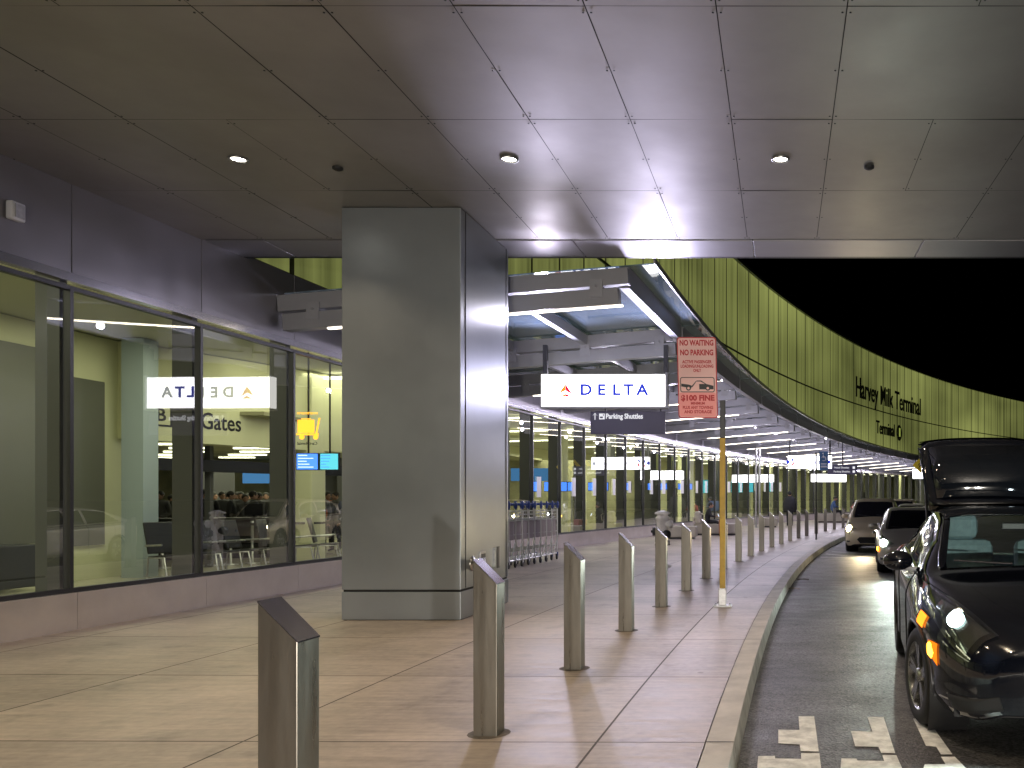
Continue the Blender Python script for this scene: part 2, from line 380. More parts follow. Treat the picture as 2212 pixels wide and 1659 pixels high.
MB().box((1, 3.4, H+.8), (22, 18.85, 1.5)).build('deck', M_black, br)
# last panel course past the reveal
fs = MB(); xs = [-9.2, -7.3, -5.4, -2.95, -.42, 1.99, 4.6, 7.2, 10]
for a, b in zip(xs, xs[1:]):
    fs.box(((a+b)/2, 12.46, H+.03), (b-a-.014, .80, .06))
fs.build('edge_panel', mat('edge_panel', (.34, .33, .35), .42, .9, noise=(.8, .08)), br, bevel=.004)
MB().box((1, 12.9, H+.75), (22, .06, 1.5)).build('fascia', M_dark, br)

M_rim = mat('rim_grey', (.35, .35, .35), .3, .8)
dl0 = None
spots = [(-5.82, 9.16), (-2.92, 9.16), (-.02, 9.16)]+[(x, 3.6) for x in (-5.82, -2.92, -.02)]+[(x, -2) for x in (-5.82, -2.92, -.02)]
names = ['downlight above the pavement left of the wide column', 'downlight right of the wide column, middle of the lit row', 'downlight above the kerb, right end of the lit row']
for i, (x, y) in enumerate(spots):
    t = empty('ceiling_downlight', (x, y, H), ('round recessed ' + names[i]) if i < 3 else 'round recessed downlight in the bridge underside behind the viewer', 'downlight', 'round downlights in the bridge underside')
    MB().lathe([(.095, -.001), (.1, -.012), (.078, -.016), (.07, -.004), (.068, .03)], (0, 0, 0)).build('rim', M_rim, t, world=False)
    MB().lathe([(.068, -.003), (.04, -.012), (.0005, -.016)], (0, 0, 0)).build('lens', M_lens, t, world=False)
    l = lamp('downlight_lamp', 'SPOT', (x, y, H-.03), 235, (1, .81, .56), t, spot_size=math.radians(128), spot_blend=.9, shadow_soft_size=.06)
for i, (x, y) in enumerate(((-4.88, 9.4), (.95, 9.37))):
    t = MB().lathe([(.055, .001), (.055, -.02), (.03, -.035), (.0005, -.038)], (x, y, H)).build('ceiling_sensor', M_black)
    tag(t, ['small round black fitting under the bridge near the column', 'small round black fitting under the bridge over the roadway'][i], 'ceiling fitting', 'dark fittings in the bridge underside')

# ------------------------------------------------------------------ the wide clad column
col = empty('clad_column', (-4.75, 11.5, 0), 'wide rectangular grey metal clad column holding up the bridge', 'column')
xa, xb, ya, yb = -5.49, -4.01, 10.67, 12.53
MB().box(((xa+xb)/2, (ya+yb)/2, (.375+H)/2+.0), (xb-xa, yb-ya, H-.375-.012)).build('upper_cladding', M_clad, col, bevel=.006)
MB().box(((xa+xb)/2, (ya+yb)/2, .18), (xb-xa+.004, yb-ya+.004, .345)).build('base_cladding', M_clad, col, bevel=.006)
MB().box(((xa+xb)/2, (ya+yb)/2, H/2), (xb-xa-.03, yb-ya-.03, H)).build('core', M_black, col)
MB().box((xb+.002, ya+.17, (H+.38)/2), (.006, .012, H-.40)).box((xb+.002, yb-.1, (H+.38)/2), (.006, .012, H-.40)).build('joint', M_black, col)
hy = MB(); c0 = Vector((xb, 11.08, .68))
hy.lathe([(.10, 0), (.10, .015), (.055, .02), (.055, .10), (.075, .105), (.075, .16), (.02, .165), (.0005, .165)], c0, (1, 0, 0))
t = hy.build('hose_connection', mat('brass_chrome', (.5, .48, .44), .25, .95)); tag(t, 'round metal hose connection sticking out of the column side', 'hose valve')
pl = empty('wall_plate', (xb, 11.42, .7), 'small framed plate on the column side beside the hose connection', 'plate')
MB().box((xb+.012, 11.42, .68), (.02, .2, .27)).build('frame', M_galv, pl, bevel=.003)
MB().box((xb+.024, 11.42, .68), (.006, .15, .21)).build('panel', M_dark, pl)
bx = empty('outlet_box', (xb, 11.98, .7), 'small open metal outlet box low on the column side', 'outlet box')
MB().box((xb+.015, 11.98, .70), (.03, .2, .26)).build('frame', M_galv, bx, bevel=.003)
MB().box((xb+.034, 11.98, .70), (.006, .1, .30)).build('cover', M_dark, bx)

# ------------------------------------------------------------------ terminal building
tb = empty('terminal_building', arc(OW, 0), 'long curved airport terminal with dark glass ground floor and lime green glass upper wall', 'building')
K0, K1 = -14, 68
def mth(k): return M0+DM*k
def frm(th): return Vector((math.sin(th), math.cos(th), 0)), Vector((-math.cos(th), math.sin(th), 0))   # tangent, outward (away from the road)
ZG0, ZG1 = .43, 3.97
frames = MB(); sill = MB(); trans = MB()
for k in range(K0, K1):
    a, b = mth(k), mth(k+1); pa, pb = arc(OW, a), arc(OW, b); X = (pb-pa).normalized(); Nn = Vector((-X.y, X.x, 0)); L_ = (pb-pa).length
    c = (pa+pb)/2
    za = Vector((0, 0, ZG0+.01)); zb = Vector((0, 0, ZG1-.01)); g = MB().quad(pa+X*.015+za, pb-X*.015+za, pb-X*.015+zb, pa+X*.015+zb)
    g.build('window', M_glass, tb)
    frames.box(pa+Vector((0, 0, (ZG0+ZG1)/2)), (.045, .09, ZG1-ZG0), X)
    MB().box(pa+Nn*(.055+.15)+Vector((0, 0, 2.25)), (.10, .29, 4.2), X).build('fin', M_fin, tb)
    frames.box(c+Vector((0, 0, ZG0+.025)), (L_, .085, .05), X)
    frames.box(c+Vector((0, 0, ZG1-.02)), (L_, .085, .05), X)
    sill.box(c-Nn*.03+Vector((0, 0, ZG0/2)), (L_-.008, .16, ZG0), X)
    trans.box(c-Nn*.04+Vector((0, 0, ZG1+.09)), (L_, .12, .10), X)
    MB().box(c-Nn*.01+Vector((0, 0, (ZG1+.15+5.2)/2)), (L_-.014, .06, 5.2-ZG1-.16), X).build('spandrel_panel', M_spand, tb, bevel=.003)
frames.build('window_frames', M_dark, tb)
sill.build('sill', M_sill, tb)
trans.build('transom', mat('transom_metal', (.45, .44, .48), .22, .9), tb)
back, _ = strip(OW+.06, OW+.06, 4.05, 15.3, mth(K0), mth(K1), 70)
back.build('wall', M_black, tb)

def facade_mat():
    m = bpy.data.materials.new('channel_glass'); m.use_nodes = True; N = m.node_tree.nodes; L = m.node_tree.links; b = N['Principled BSDF']
    uv = N.new('ShaderNodeUVMap'); sp = N.new('ShaderNodeSeparateXYZ'); L.new(uv.outputs[0], sp.inputs[0])
    def nz(st, sc, det=2, dim='2D'):
        mp = N.new('ShaderNodeMapping'); mp.inputs['Scale'].default_value = st; L.new(uv.outputs[0], mp.inputs[0]); n = N.new('ShaderNodeTexNoise'); n.noise_dimensions = dim
        n.inputs['Scale'].default_value = sc; n.inputs['Detail'].default_value = det; L.new(mp.outputs[0], n.inputs[0]); return n.outputs[0]
    def M(op, a, bb=None, c=None, cl=False):
        n = N.new('ShaderNodeMath'); n.operation = op; n.use_clamp = cl
        for i, q in enumerate((a, bb, c)):
            if q is None: continue
            if isinstance(q, (int, float)): n.inputs[i].default_value = q
            else: L.new(q, n.inputs[i])
        return n.outputs[0]
    st = nz((1, .02, 1), 2.6, 3); bg_ = nz((.05, .12, 1), 1.0, 2); fine = nz((1, .01, 1), 22, 2)
    k = M('ADD', M('MULTIPLY', M('SUBTRACT', st, .5), 1.1), M('MULTIPLY', M('SUBTRACT', bg_, .5), 2.2)); k = M('ADD', k, M('MULTIPLY', M('SUBTRACT', fine, .5), .25))
    k = M('MAXIMUM', M('ADD', 1.0, k), .12)
    # thin seams of the glass channels every 0.26 m
    fr = M('FRACT', M('DIVIDE', sp.outputs[0], .2625)); seam = M('LESS_THAN', fr, .07); k = M('MULTIPLY', k, M('SUBTRACT', 1.0, M('MULTIPLY', seam, .12)))
    b.inputs['Base Color'].default_value = (.10, .13, .05, 1); b.inputs['Roughness'].default_value = .12
    b.inputs['Emission Color'].default_value = (.43, .47, .14, 1); L.new(M('MULTIPLY', k, .29), b.inputs['Emission Strength'])
    return m
M_fac = facade_mat()
for k in range(-1, K1):
    a, b = mth(k), mth(k+1); pa, pb = arc(OW, a), arc(OW, b); X = (pb-pa).normalized(); Nn = Vector((-X.y, X.x, 0)); L_ = (pb-pa).length
    mb = MB(); u0 = k*2.1
    for z0, z1 in ((5.22, 9.93), (10.03, 15.2)):
        p = pa+X*.065; q = pb-X*.065
        mb.add([p+Vector((0, 0, z0)), q+Vector((0, 0, z0)), q+Vector((0, 0, z1)), p+Vector((0, 0, z1))], [(0, 1, 2, 3)])
    us = [(u0+.03, 0), (u0+2.07, 0), (u0+2.07, 4.7), (u0+.03, 4.7), (u0+.03, 5), (u0+2.07, 5), (u0+2.07, 10.1), (u0+.03, 10.1)]
    mb.build('facade_panel', M_fac, tb, uvf=lambda v, i: us[i])
M_ftr = mat('facade_trim', (.06, .07, .045), .4, .5)
for z, h, d, nm in ((15.28, .22, .3, 'roof_trim'), (9.98, .09, .06, 'facade_joint')):
    ft = MB()
    for k in range(-1, K1):
        pa, pb = arc(OW, mth(k)), arc(OW, mth(k+1)); X = (pb-pa).normalized(); Nn = Vector((-X.y, X.x, 0))
        ft.box((pa+pb)/2-Nn*.02+Vector((0, 0, z)), ((pb-pa).length+.01, d, h), X)
    ft.build(nm, M_ftr, tb)

# interior: floor, ceiling, inner walls and lamps
ifl, _ = strip(OW+.06, OW+22, .01, .01, mth(K0), mth(K1), 70); o = ifl.build('floor', M_ifloor, tb)
ic, _ = strip(OW+.06, OW+22, 4.62, 4.62, mth(K0), mth(K1), 70); ic.build('ceiling', M_iceil, tb)
bw, _ = strip(OW+13, OW+13, 0, 4.62, thY(OW+13, 40), mth(K1), 60); bw.build('inner_wall', M_cream, tb)
iw = MB()
iw.box((-13.1, 7, 2.3), (.2, 21, 4.6)); iw.build('inner_wall', M_cream, tb)
pn = MB()
pn.box((-12.98, 14.05, 2.45), (.04, 1.8, 3.4)); pn.box((-12.98, 16.0, 2.2), (.05, .75, 3.1)); pn.build('wall_panel', mat('inner_dark_panel', (.13, .13, .11), .4), tb)
MB().box((-12.6, 13.0, .42), (.5, 2.6, .7)).build('counter', M_dark, tb, bevel=.02)
MB().box((-12.45, 16.6, 2.3), (.42, .4, 4.6)).build('column', M_bluegrey, tb)
gd = Vector((.345, .939, 0)).normalized(); g0 = Vector((-13.0, 16.75, 0)); gn = Vector((gd.y, -gd.x, 0))
MB().beam(g0+Vector((0, 0, 3.65)), g0+gd*8+Vector((0, 0, 3.65)), .25, 1.9).build('header_wall', M_cream, tb)
# deep hall beyond the header
M_deep = mat('deep_hall_wall', (.34, .33, .21), .7, noise=(1.5, .25))
MB().box((-22, 41, 1.7), (30, .2, 3.4)).build('inner_wall', M_deep, tb)
MB().box((-20.5, 30, 3.42), (18, 22, .08)).build('ceiling', M_deep, tb)
for i in range(8):
    for q_ in range(3):
        Yq = 21.5+2.2*i; Xq = -.70*Yq+(q_-1)*2.6+R.uniform(-.4, .4)
        MB().box((Xq, Yq, 3.33), (1.5, .12, .05)).build('tube_lamp', M_tube, tb)
for i in range(5):
    MB().box((-25+3.4*i, 38-1.2*i, 1.6), (.4, .4, 3.3)).build('column', M_fin, tb)
    MB().box((-23.5+3.4*i, 38.6-1.2*i, 2.5), (1.6, .1, .5)).build('display', (M_scrd, M_tube)[i % 2], tb)
for i in range(3):
    p = g0+gd*(2.2+1.9*i)-gn*.5; MB().box(p+Vector((0, 0, 1.35)), (.12, .12, 2.7)).build('door_post', M_fin, tb)
MB().beam(g0+gd*.5-gn*.4+Vector((0, 0, 2.25)), g0+gd*7-gn*.4+Vector((0, 0, 2.25)), .2, .26).build('door_beam', M_dark, tb)
th_ = [thY(OW+2, y) for y in range(21, 112, 4)]
for i, th in enumerate([thY(OW+5, 21+5.2*i) for i in range(17)]):
    t, nn = frm(th); p = arc(OW+4.0, th); 
    MB().box(p+Vector((0, 0, 2.3)), (.55, .55, 4.6), t).build('column', M_fin if i % 3 else M_cream, tb, bevel=.03)
    MB().beam(arc(OW+2.0, th, 4.5), arc(OW+10.5, th+.006, 4.5), .12, .06).build('tube_lamp', M_tube, tb)
    p2 = arc(OW+12.9, th+.012, 1.3)
    MB().box(p2, (1.9, .06, 2.4), t).build('wall_panel', M_fin, tb)
ilc = (1, .98, .66)
for i in range(12):
    th = thY(OW+5, 6+8.5*i) if i else thY(OW+5, 6)
    p = arc(OW+5 if i > 1 else OW+2.4, th, 4.55)
    lamp('hall_lamp', 'AREA', p, (620 if i > 3 else 380) if i > 1 else 140, ilc, shape='RECTANGLE', size=5 if i > 1 else 2.2, size_y=5, aim=p-Vector((0, 0, 1)))
lamp('hall_lamp', 'AREA', (-17, 30, 3.15), 300, ilc, shape='RECTANGLE', size=6, size_y=8, aim=(-17, 30, 0))
lamp('hall_lamp', 'AREA', (-11, 19.0, 4.5), 60, ilc, shape='RECTANGLE', size=1.5, size_y=4, aim=(-12.5, 20, 0))

# gate lettering on the header wall
gs = empty('gates_sign', g0+gd*2+gn*.13, 'black B C Gates lettering on the cream wall inside the terminal', 'sign')
def gpos(d, z): return g0+gd*d+gn*.131+Vector((0, 0, z))
tG = 2.3
text('letters', 'Gates', .50, M_ink, gs, gpos(2.02, 3.17), gd, bold=.006, fit=.9)
for d, ch in ((.74, 'B'), (1.2, 'C')):
    text('letters', ch, .36, M_ink, gs, gpos(d, 3.22), gd, bold=.006)
    fr = MB(); w_ = .205
    for s_ in (-1, 1):
        fr.box(gpos(d+s_*w_, 3.22), (.035, .012, 2*w_), gd); fr.box(gpos(d, 3.22+s_*w_), (2*w_+.035, .012, .035), gd)
    fr.build('letter_box', M_ink, gs)

for k in range(7, 24):
    a, b = mth(k), mth(k+1); pa, pb = arc(OW, a), arc(OW, b); X = (pb-pa).normalized(); Nn = Vector((-X.y, X.x, 0))
    P_ = pa+X*R.uniform(.4, 1.6)-Nn*.02; zz = 1.5+28/F*P_.y
    MB().box(P_+Vector((0, 0, zz)), (R.choice((.3, .42)), .004, R.choice((.45, .6))), X).build('notice_sheet', M_white, tb)
for i, (xx, YY, w_) in enumerate(((385, 21.5, 1.6), (520, 22.2, 2.2))):
    P_ = px(xx, 0, YY); t = empty('check_in_desk', (P_.x, YY, 0), ['dark desk behind the first waiting chairs inside', 'long dark desk in front of the queue of people inside'][i], 'desk', rz=.3)
    MB().box((0, 0, .5), (w_, .5, .98)).build('cabinet', M_dark, t, world=False, bevel=.02); MB().box((0, 0, 1.02), (w_+.1, .6, .05)).build('worktop', M_fin, t, world=False, bevel=.01)
    MB().box((.3, 0, 1.25), (.42, .05, .3)).box((.3, .03, 1.1), (.06, .04, .16)).build('monitor', M_black, t, world=False)
q0 = empty('queue_post', (0, 0, 0), None, 'queue post', 'steel queue posts inside the terminal')
MB().lathe([(.16, 0), (.16, .02), (.03, .035), (.03, .92), (.04, .93), (.04, 1.0), (.0005, 1.0)], n=16).build('post', M_galv, q0, world=False)
MB().box((.55, 0, .93), (1.05, .008, .05)).build('belt', M_blk0, q0, world=False)
for i, (xx, YY) in enumerate(((350, 18.6), (405, 19.0), (450, 19.3), (498, 19.6), (545, 20.0), (590, 20.4), (625, 20.8), (660, 21.2))):
    t = q0 if i == 0 else copy_tree(q0); P_ = px(xx, 0, YY); t.location = (P_.x, YY, .012); t.rotation_euler = (0, 0, .4+.1*math.sin(i*2)); t['label'] = 'steel queue post with belt inside the glass, %s from the blue grey column' % ('first' if i == 0 else ORD0[i])
# interior screens
M_scrb = emis('screen_blue', (.08, .25, 1.0), 2.2); M_scrc = emis('screen_cyan', (.15, .75, .85), 1.4); M_scrw = emis('screen_white', (.7, .8, 1), 2.0)
scr = empty('information_screen', (-9.6, 17.6, 2.3), 'pair of blue lit flight information screens hanging inside the glass wall', 'screen')
for i, (m, x0, x1) in enumerate(((M_scrb, 641, 686), (M_scrc, 690, 730))):
    a = px(x0, 980, 17.6+.4*i); b = px(x1, 1014, 17.6+.4*i)
    MB().box(((a.x+b.x)/2, a.y+.04, (a.z+b.z)/2), (b.x-a.x+.03, .07, a.z-b.z+.03)).build('housing', M_dark, scr)
    MB().box(((a.x+b.x)/2, a.y, (a.z+b.z)/2), (b.x-a.x, .006, a.z-b.z)).build('display', m, scr)
    rw = MB()
    for j in range(5):
        L_ = (b.x-a.x)*R.uniform(.3, .75); zz = b.z+.03+(a.z-b.z)*(j+.3)/5.4
        rw.box((a.x+.03+L_/2, a.y-.006, zz), (L_, .004, .018))
    rw.build('text_rows', M_scrw if i == 0 else M_scrb, scr)
    MB().tube([((a.x+b.x)/2+Vector((0, 0, 0)).x, a.y+.05, a.z), ((a.x+b.x)/2, a.y+.05, 4.6)], .02, 6).build('hanger', M_dark, scr)
# mirrored cart rental sign
M_or = emis('sign_orange', (1, .38, .03), 3.0); M_wh2 = mat('sign_board_cream', (.6, .6, .42), .5)
cr = empty('cart_rental_sign', (-9.4, 17.0, 2.6), 'orange luggage trolley symbol sign seen in reverse above the screens', 'sign')
def cp(x, y): return px(x, y, 17.0)
ic_ = MB()
ic_.box((cp(661, 0).x, 17, cp(0, 921).z), (.33, .01, .26)); ic_.beam(cp(640, 938), cp(688, 938), .01, .035); ic_.beam(cp(683, 938), cp(690, 903), .01, .03)
ic_.beam(cp(652, 906), cp(652, 911), .01, .02); ic_.beam(cp(670, 906), cp(670, 911), .01, .02); ic_.beam(cp(651, 905), cp(671, 905), .01, .02)
for x in (652, 682): ic_.lathe([(.001, 0), (.05, 0), (.05, -.01), (.001, -.01)], cp(x, 944)+Vector((0, .005, 0)), (0, 1, 0), 14)
ic_.build('symbol', M_or, cr)
text('letters', 'Cart Rental', .085, M_ink, cr, cp(664, 958), (-1, 0, 0))
text('letters', 'smartecarte', .085, M_or, cr, cp(664, 892), (-1, 0, 0))
# screens deeper in the hall
th0 = None
for i, (x, Y, m) in enumerate(((1150, 27, 0), (1200, 29, 0), (1235, 31, 0), (1292, 33, 0), (1350, 36, 0), (1417, 40, 0), (1444, 43, 0), (1480, 46, 0), (1527, 50, 1), (1592, 55, 1), (1620, 58, 1), (1664, 62, 1))):
    p = px(x, 1051, Y); t = empty('kiosk_screen', (p.x, p.y, 0), None, 'screen', 'lit screens inside the terminal')
    t['label'] = 'small lit screen on a post inside the terminal, %s one counted from the luggage trolleys' % ('first second third fourth fifth sixth seventh eighth ninth tenth eleventh twelfth'.split()[i])
    wd = .75 if i % 2 else .5
    hh = .3 if not m else .75
    MB().box((0, 0, p.z), (wd, .05, hh)).build('display', M_scrb if not m else M_scrc, t, world=False)
    MB().box((0, .05, p.z), (wd+.04, .05, hh+.04)).build('housing', M_dark, t, world=False)
    MB().box((0, .03, (p.z-hh/2)/2), (.06, .05, p.z-hh/2)).build('post', M_galv, t, world=False)

# ------------------------------------------------------------------ canopy behind the bridge
cn = empty('glass_canopy', arc(4, thY(4, 14), 4.4), 'long curved glass and steel canopy along the terminal front with light bars', 'canopy')
bars = [13.5, 18.2, 22.2, 26.2, 30.3, 34.4, 38.3, 42.2, 46.1, 50, 54, 58, 62, 66, 70, 74, 78, 82, 86, 90]
SL = .065
def cz(o): return 4.55+(2.5-o)*SL      # underside of the light bars
lit = {0: (2.45, 7.2), 2: (5.6, 7.2), 3: (3.6, 5.0), 4: (3.2, 7.4), 5: (3.5, 7.3), 6: (2.8, 6.5)}
for i, Y in enumerate(bars):
    th = thY(4, Y)
    a, b = arc(2.5, th), arc(OW-.15, th)
    A = a+Vector((0, 0, cz(2.5)+.13)); B = b+Vector((0, 0, cz(OW-.15)+.13))
    lb = MB().beam(A, B, .2, .26).build('light_bar', M_beam, cn, bevel=.006)
    o0, o1 = lit.get(i, (3.0+.5*(i % 2), 6.8))
    if i != 1:
        p = arc(o0, th, cz(o0)-.008); q = arc(o1, th, cz(o1)-.008)
        MB().beam(p, q, .07, .02).build('light_strip', M_strip, lb)
    A2 = arc(2.35, th, cz(2.35)+.44); B2 = arc(OW-.05, th, cz(OW)+.44)
    MB().beam(A2, B2, .16, .26).build('rafter', M_beam, cn, bevel=.005)
    for oo in (2.85, 4.45, 6.05, 7.4):
        bk = MB().box(arc(oo, th, cz(oo)+.27), (.20, .24, .28), (1, 0, 0))
        bk.lathe([(.0005, 0), (.02, 0), (.02, -.02), (.0005, -.02)], arc(oo, th, cz(oo)+.3)+Vector((0, -.12, 0)), (0, 1, 0), 8)
        bk.build('bracket', M_beam, cn)
    if i < len(bars)-1: th2 = thY(4, bars[i+1])
    else: th2 = th+.022
    t1_ = th+.0006; t2_ = th2-.0006
    for oo, wd, hh in ((2.45, .16, .34), (4.45, .12, .2), (6.05, .12, .2)):
        MB().beam(arc(oo, t1_, cz(oo)+.46), arc(oo, t2_, cz(oo)+.46), wd, hh).build('purlin', M_beam, cn)
    gz = .61
    for oa, ob in ((1.95, 4.4), (4.42, 6.02), (6.04, OW-.1)):
        g = MB(); vs = [arc(oa, th+.0002, cz(oa)+gz), arc(ob, th+.0002, cz(ob)+gz), arc(ob, th2-.0002, cz(ob)+gz), arc(oa, th2-.0002, cz(oa)+gz)]
        g.add(vs, [(0, 1, 2, 3)]); g.build('glass_panel', M_cglass, cn, solid=.02)
M_edge = mat('edge_channel', (.6, .6, .64), .3, .6)
ed = MB()
for i in range(70):
    a = thY(4, 13.4)+i*.0065; b = a+.0065
    ed.beam(arc(1.93, a, cz(1.93)+.62), arc(1.93, b, cz(1.93)+.62), .03, .10)
ed.build('edge_trim', M_edge, cn)
# cool point lamps just below the light strips, adding to the strips' light
cool = (.74, .70, 1.0)
for i, Y in enumerate(bars[:18]):
    th = thY(4, Y)
    if i == 1: continue
    for oo in (3.7, 5.2):
        lamp('strip_lamp', 'POINT', arc(oo, th, cz(oo)-.07), (95 if i else 45), (.86, .80, 1.0), shadow_soft_size=.05)
# ------------------------------------------------------------------ hanging signs
M_box = emis('sign_white', (.95, .94, 1.0), 4.2)
M_boxside = emis('sign_edge', (1, .98, .95), 1.6)
M_dblue = mat('delta_blue', (.0, .02, .22), .5); M_red = mat('emblem_red', (.65, .0, .03), .5)
M_dbe = emis('lit_blue', (.03, .05, .55), 1.0); M_re = emis('lit_red', (.85, .01, .05), 1.0); M_ore = emis('lit_orange', (1, .32, .03), 1.0)
ds = empty('hanging_sign', (-3.7, 17.7, 3.78), 'white lit DELTA sign with red and orange triangle hanging under the canopy', 'sign')
YS = 17.7; a = px(1168, 808, YS); b = px(1436, 878, YS)
a_x0, b_x0 = a.x, b.x
cxs, czs = (a.x+b.x)/2, (a.z+b.z)/2; W_, H_ = b.x-a.x, a.z-b.z
MB().box((cxs, YS+.12, czs), (W_, .2, H_)).build('light_box', M_boxside, ds, bevel=.01)
MB().box((cxs, YS+.012, czs), (W_-.03, .006, H_-.03)).build('face', M_box, ds)
fr = MB()
fr.box((cxs, YS+.12, czs-H_/2-.02), (W_+.02, .24, .035)); fr.box((b.x+.035, YS+.12, czs), (.04, .26, H_+.07))
fr.build('frame', M_beam, ds)
for x in (1175, 1437):
    p = px(x, 800, YS); MB().box((p.x, YS+.12, (a.z+4.7)/2+.02), (.09, .09, 4.7-a.z)).build('hanger', M_dark, ds)
for i, ch in enumerate('DELTA'):
    zx = (806, 931, 1052, 1150, 1262)[i]; p = px(1050.7+.2667*zx, 842, YS)
    text('letters', ch, .315, M_dbe, ds, (p.x, YS+.004, czs-.0), sx=1.08, ext=.003, bold=.010)
def zp(zx, zy, Y=YS): p = px(1050.7+.2667*zx, 480+.2667*zy, Y); return Vector((p.x, Y, p.z))
def tri(mb, pts, y): mb.prism([Vector((p.x, y, p.z)) for p in pts], (0, 1, 0), .004)
def Pz(zx, zy): p = px(1050.7+.2667*zx, 497.7+.2667*zy, YS); return p
e1 = MB(); tri(e1, [Pz(640, 1245), Pz(583, 1322), Pz(640, 1297)], YS+.003); tri(e1, [Pz(640, 1322), Pz(597, 1347), Pz(640, 1347)], YS+.003); e1.build('emblem', M_ore, ds)
e2 = MB(); tri(e2, [Pz(641, 1245), Pz(641, 1297), Pz(697, 1330)], YS+.003); tri(e2, [Pz(641, 1322), Pz(641, 1347), Pz(692, 1347)], YS+.003); e2.build('emblem', M_re, ds)

M_navy = mat('navy_board', (.055, .05, .10), .45)
pk = empty('parking_sign', (-3, 17.75, 3.1), 'dark navy sign reading Parking Shuttles hanging below the lit airline sign', 'sign')
a = px(1274, 888, YS); b = px(1436, 937, YS)
MB().box(((a.x+b.x)/2, YS+.1, (a.z+b.z)/2), (b.x-a.x, .08, a.z-b.z)).build('board', M_navy, pk, bevel=.006)
M_wl = emis('sign_letter_white', (.8, .8, .85), .9)
p = px(1347.5, 899, YS); text('letters', 'Parking Shuttles', .145, M_wl, pk, (p.x, YS+.057, p.z), fit=.765, bold=.004)
ar = MB(); A = px(1284, 892, YS); B = px(1284, 906, YS); ar.beam((A.x, YS+.056, A.z), (B.x, YS+.056, B.z), .004, .016, (1, 0, 0))
for s_ in (-1, 1): ar.beam((A.x, YS+.056, A.z), (A.x+s_*.045, YS+.056, A.z-.05), .004, .016, (0, 1, 0))
ar.build('arrow', M_wl, pk)
A = px(1299, 899, YS); MB().box((A.x, YS+.058, A.z), (.115, .004, .12)).build('symbol', M_wl, pk)
MB().box((A.x-.01, YS+.055, A.z-.02), (.06, .004, .035)).box((A.x+.03, YS+.055, A.z+.03), (.015, .004, .04)).build('symbol_mark', M_navy, pk)
MB().box((a.x+.3, YS+.12, a.z+.05), (.03, .03, .1)).box((b.x-.1, YS+.12, a.z+.05), (.03, .03, .1)).build('hanger', M_dark, pk)

for k in range(4):
    P_ = Vector((a_x0+(b_x0-a_x0)*(.065, .075, .94, .95)[k], YS-.04, czs)); lamp('sign_lamp', 'SPOT', P_, 340, (.76, .72, 1.0), ds, spot_size=math.radians(120), spot_blend=.9, shadow_soft_size=.13, aim=P_+Vector((.32, -1, .55)))
# second lit sign further along
YA = 46.0
as_ = empty('hanging_sign', px(1750, 998, YA), 'white lit American sign under the far canopy, behind the blue parking plate', 'sign')
a = px(1702, 984, YA); b = px(1797, 1012, YA); cxa, cza = (a.x+b.x)/2, (a.z+b.z)/2
MB().box((cxa, YA+.12, cza), (b.x-a.x, .2, a.z-b.z)).build('light_box', M_boxside, as_)
MB().box((cxa, YA+.01, cza), (b.x-a.x-.03, .006, a.z-b.z-.03)).build('face', M_box, as_)
text('letters', 'American', .34, M_dbe, as_, (cxa+.05, YA+.002, cza), sx=.95)
e = MB(); e.prism([(cxa-.95, YA, cza+.2), (cxa-.83, YA, cza+.2), (cxa-.93, YA, cza+.02), (cxa-1.03, YA, cza+.02)], (0, 1, 0), .004); e.build('emblem', M_dbe, as_)
e = MB(); e.prism([(cxa-1.0, YA, cza-.2), (cxa-.88, YA, cza-.2), (cxa-.83, YA, cza-.0), (cxa-.92, YA, cza-.0)], (0, 1, 0), .004); e.build('emblem', M_re, as_)
for k in range(2): MB().lathe([(.0005, 0), (.1, 0), (.1, -.006), (.0005, -.006)], (cxa-1.2+.02-k*.0+2.38*k*.92, YA+.003, cza), (0, 1, 0), 14).build('symbol', M_dbe, as_)
for x in (a.x+.1, b.x-.1): MB().box((x, YA+.12, (a.z+4.7)/2), (.09, .09, 4.7-a.z)).build('hanger', M_dark, as_)
YB = 60
a = px(1752, 1024, YB); b = px(1828, 1041, YB)
bs_ = empty('hanging_sign', ((a.x+b.x)/2, YB, a.z), 'plain white lit box put in for a reflection, low under the far canopy above the seated person in blue', 'sign')  # glowing box added in the place of a sign's reflection
MB().box(((a.x+b.x)/2, YB+.1, (a.z+b.z)/2), (b.x-a.x, .18, a.z-b.z)).build('light_box', M_boxside, bs_)
MB().box(((a.x+b.x)/2, YB, (a.z+b.z)/2), (b.x-a.x-.03, .006, a.z-b.z-.03)).build('face', M_box, bs_)
MB().box((a.x+.2, YB+.1, (a.z+4.6)/2), (.06, .06, 4.6-a.z)).box((b.x-.2, YB+.1, (a.z+4.6)/2), (.06, .06, 4.6-a.z)).build('hanger', M_dark, bs_)
YD = 47.5; a = px(1788, 1004, YD); b = px(1852, 1025, YD)
fk = empty('parking_sign', ((a.x+b.x)/2, YD, a.z), 'dark navy sign reading Hotel Shuttles and Parking Shuttles under the far canopy', 'sign')
MB().box(((a.x+b.x)/2, YD, (a.z+b.z)/2), (b.x-a.x, .08, a.z-b.z)).build('board', M_navy, fk)
for k, s_ in enumerate(('Hotel Shuttles', 'Parking Shuttles')):
    text('letters', s_, .15, M_wl, fk, (a.x+.78, YD-.045, a.z-.16-.22*k), sx=.95)
    MB().box((b.x-.2, YD-.046, a.z-.16-.22*k), (.13, .006, .13)).build('symbol', M_wl, fk)
MB().box(((a.x+b.x)/2, YD+.02, (a.z+4.7)/2), (.06, .06, 4.7-a.z)).build('hanger', M_dark, fk)
YE = 66; a = px(1972, 1013, YE); b = px(2008, 1034, YE)
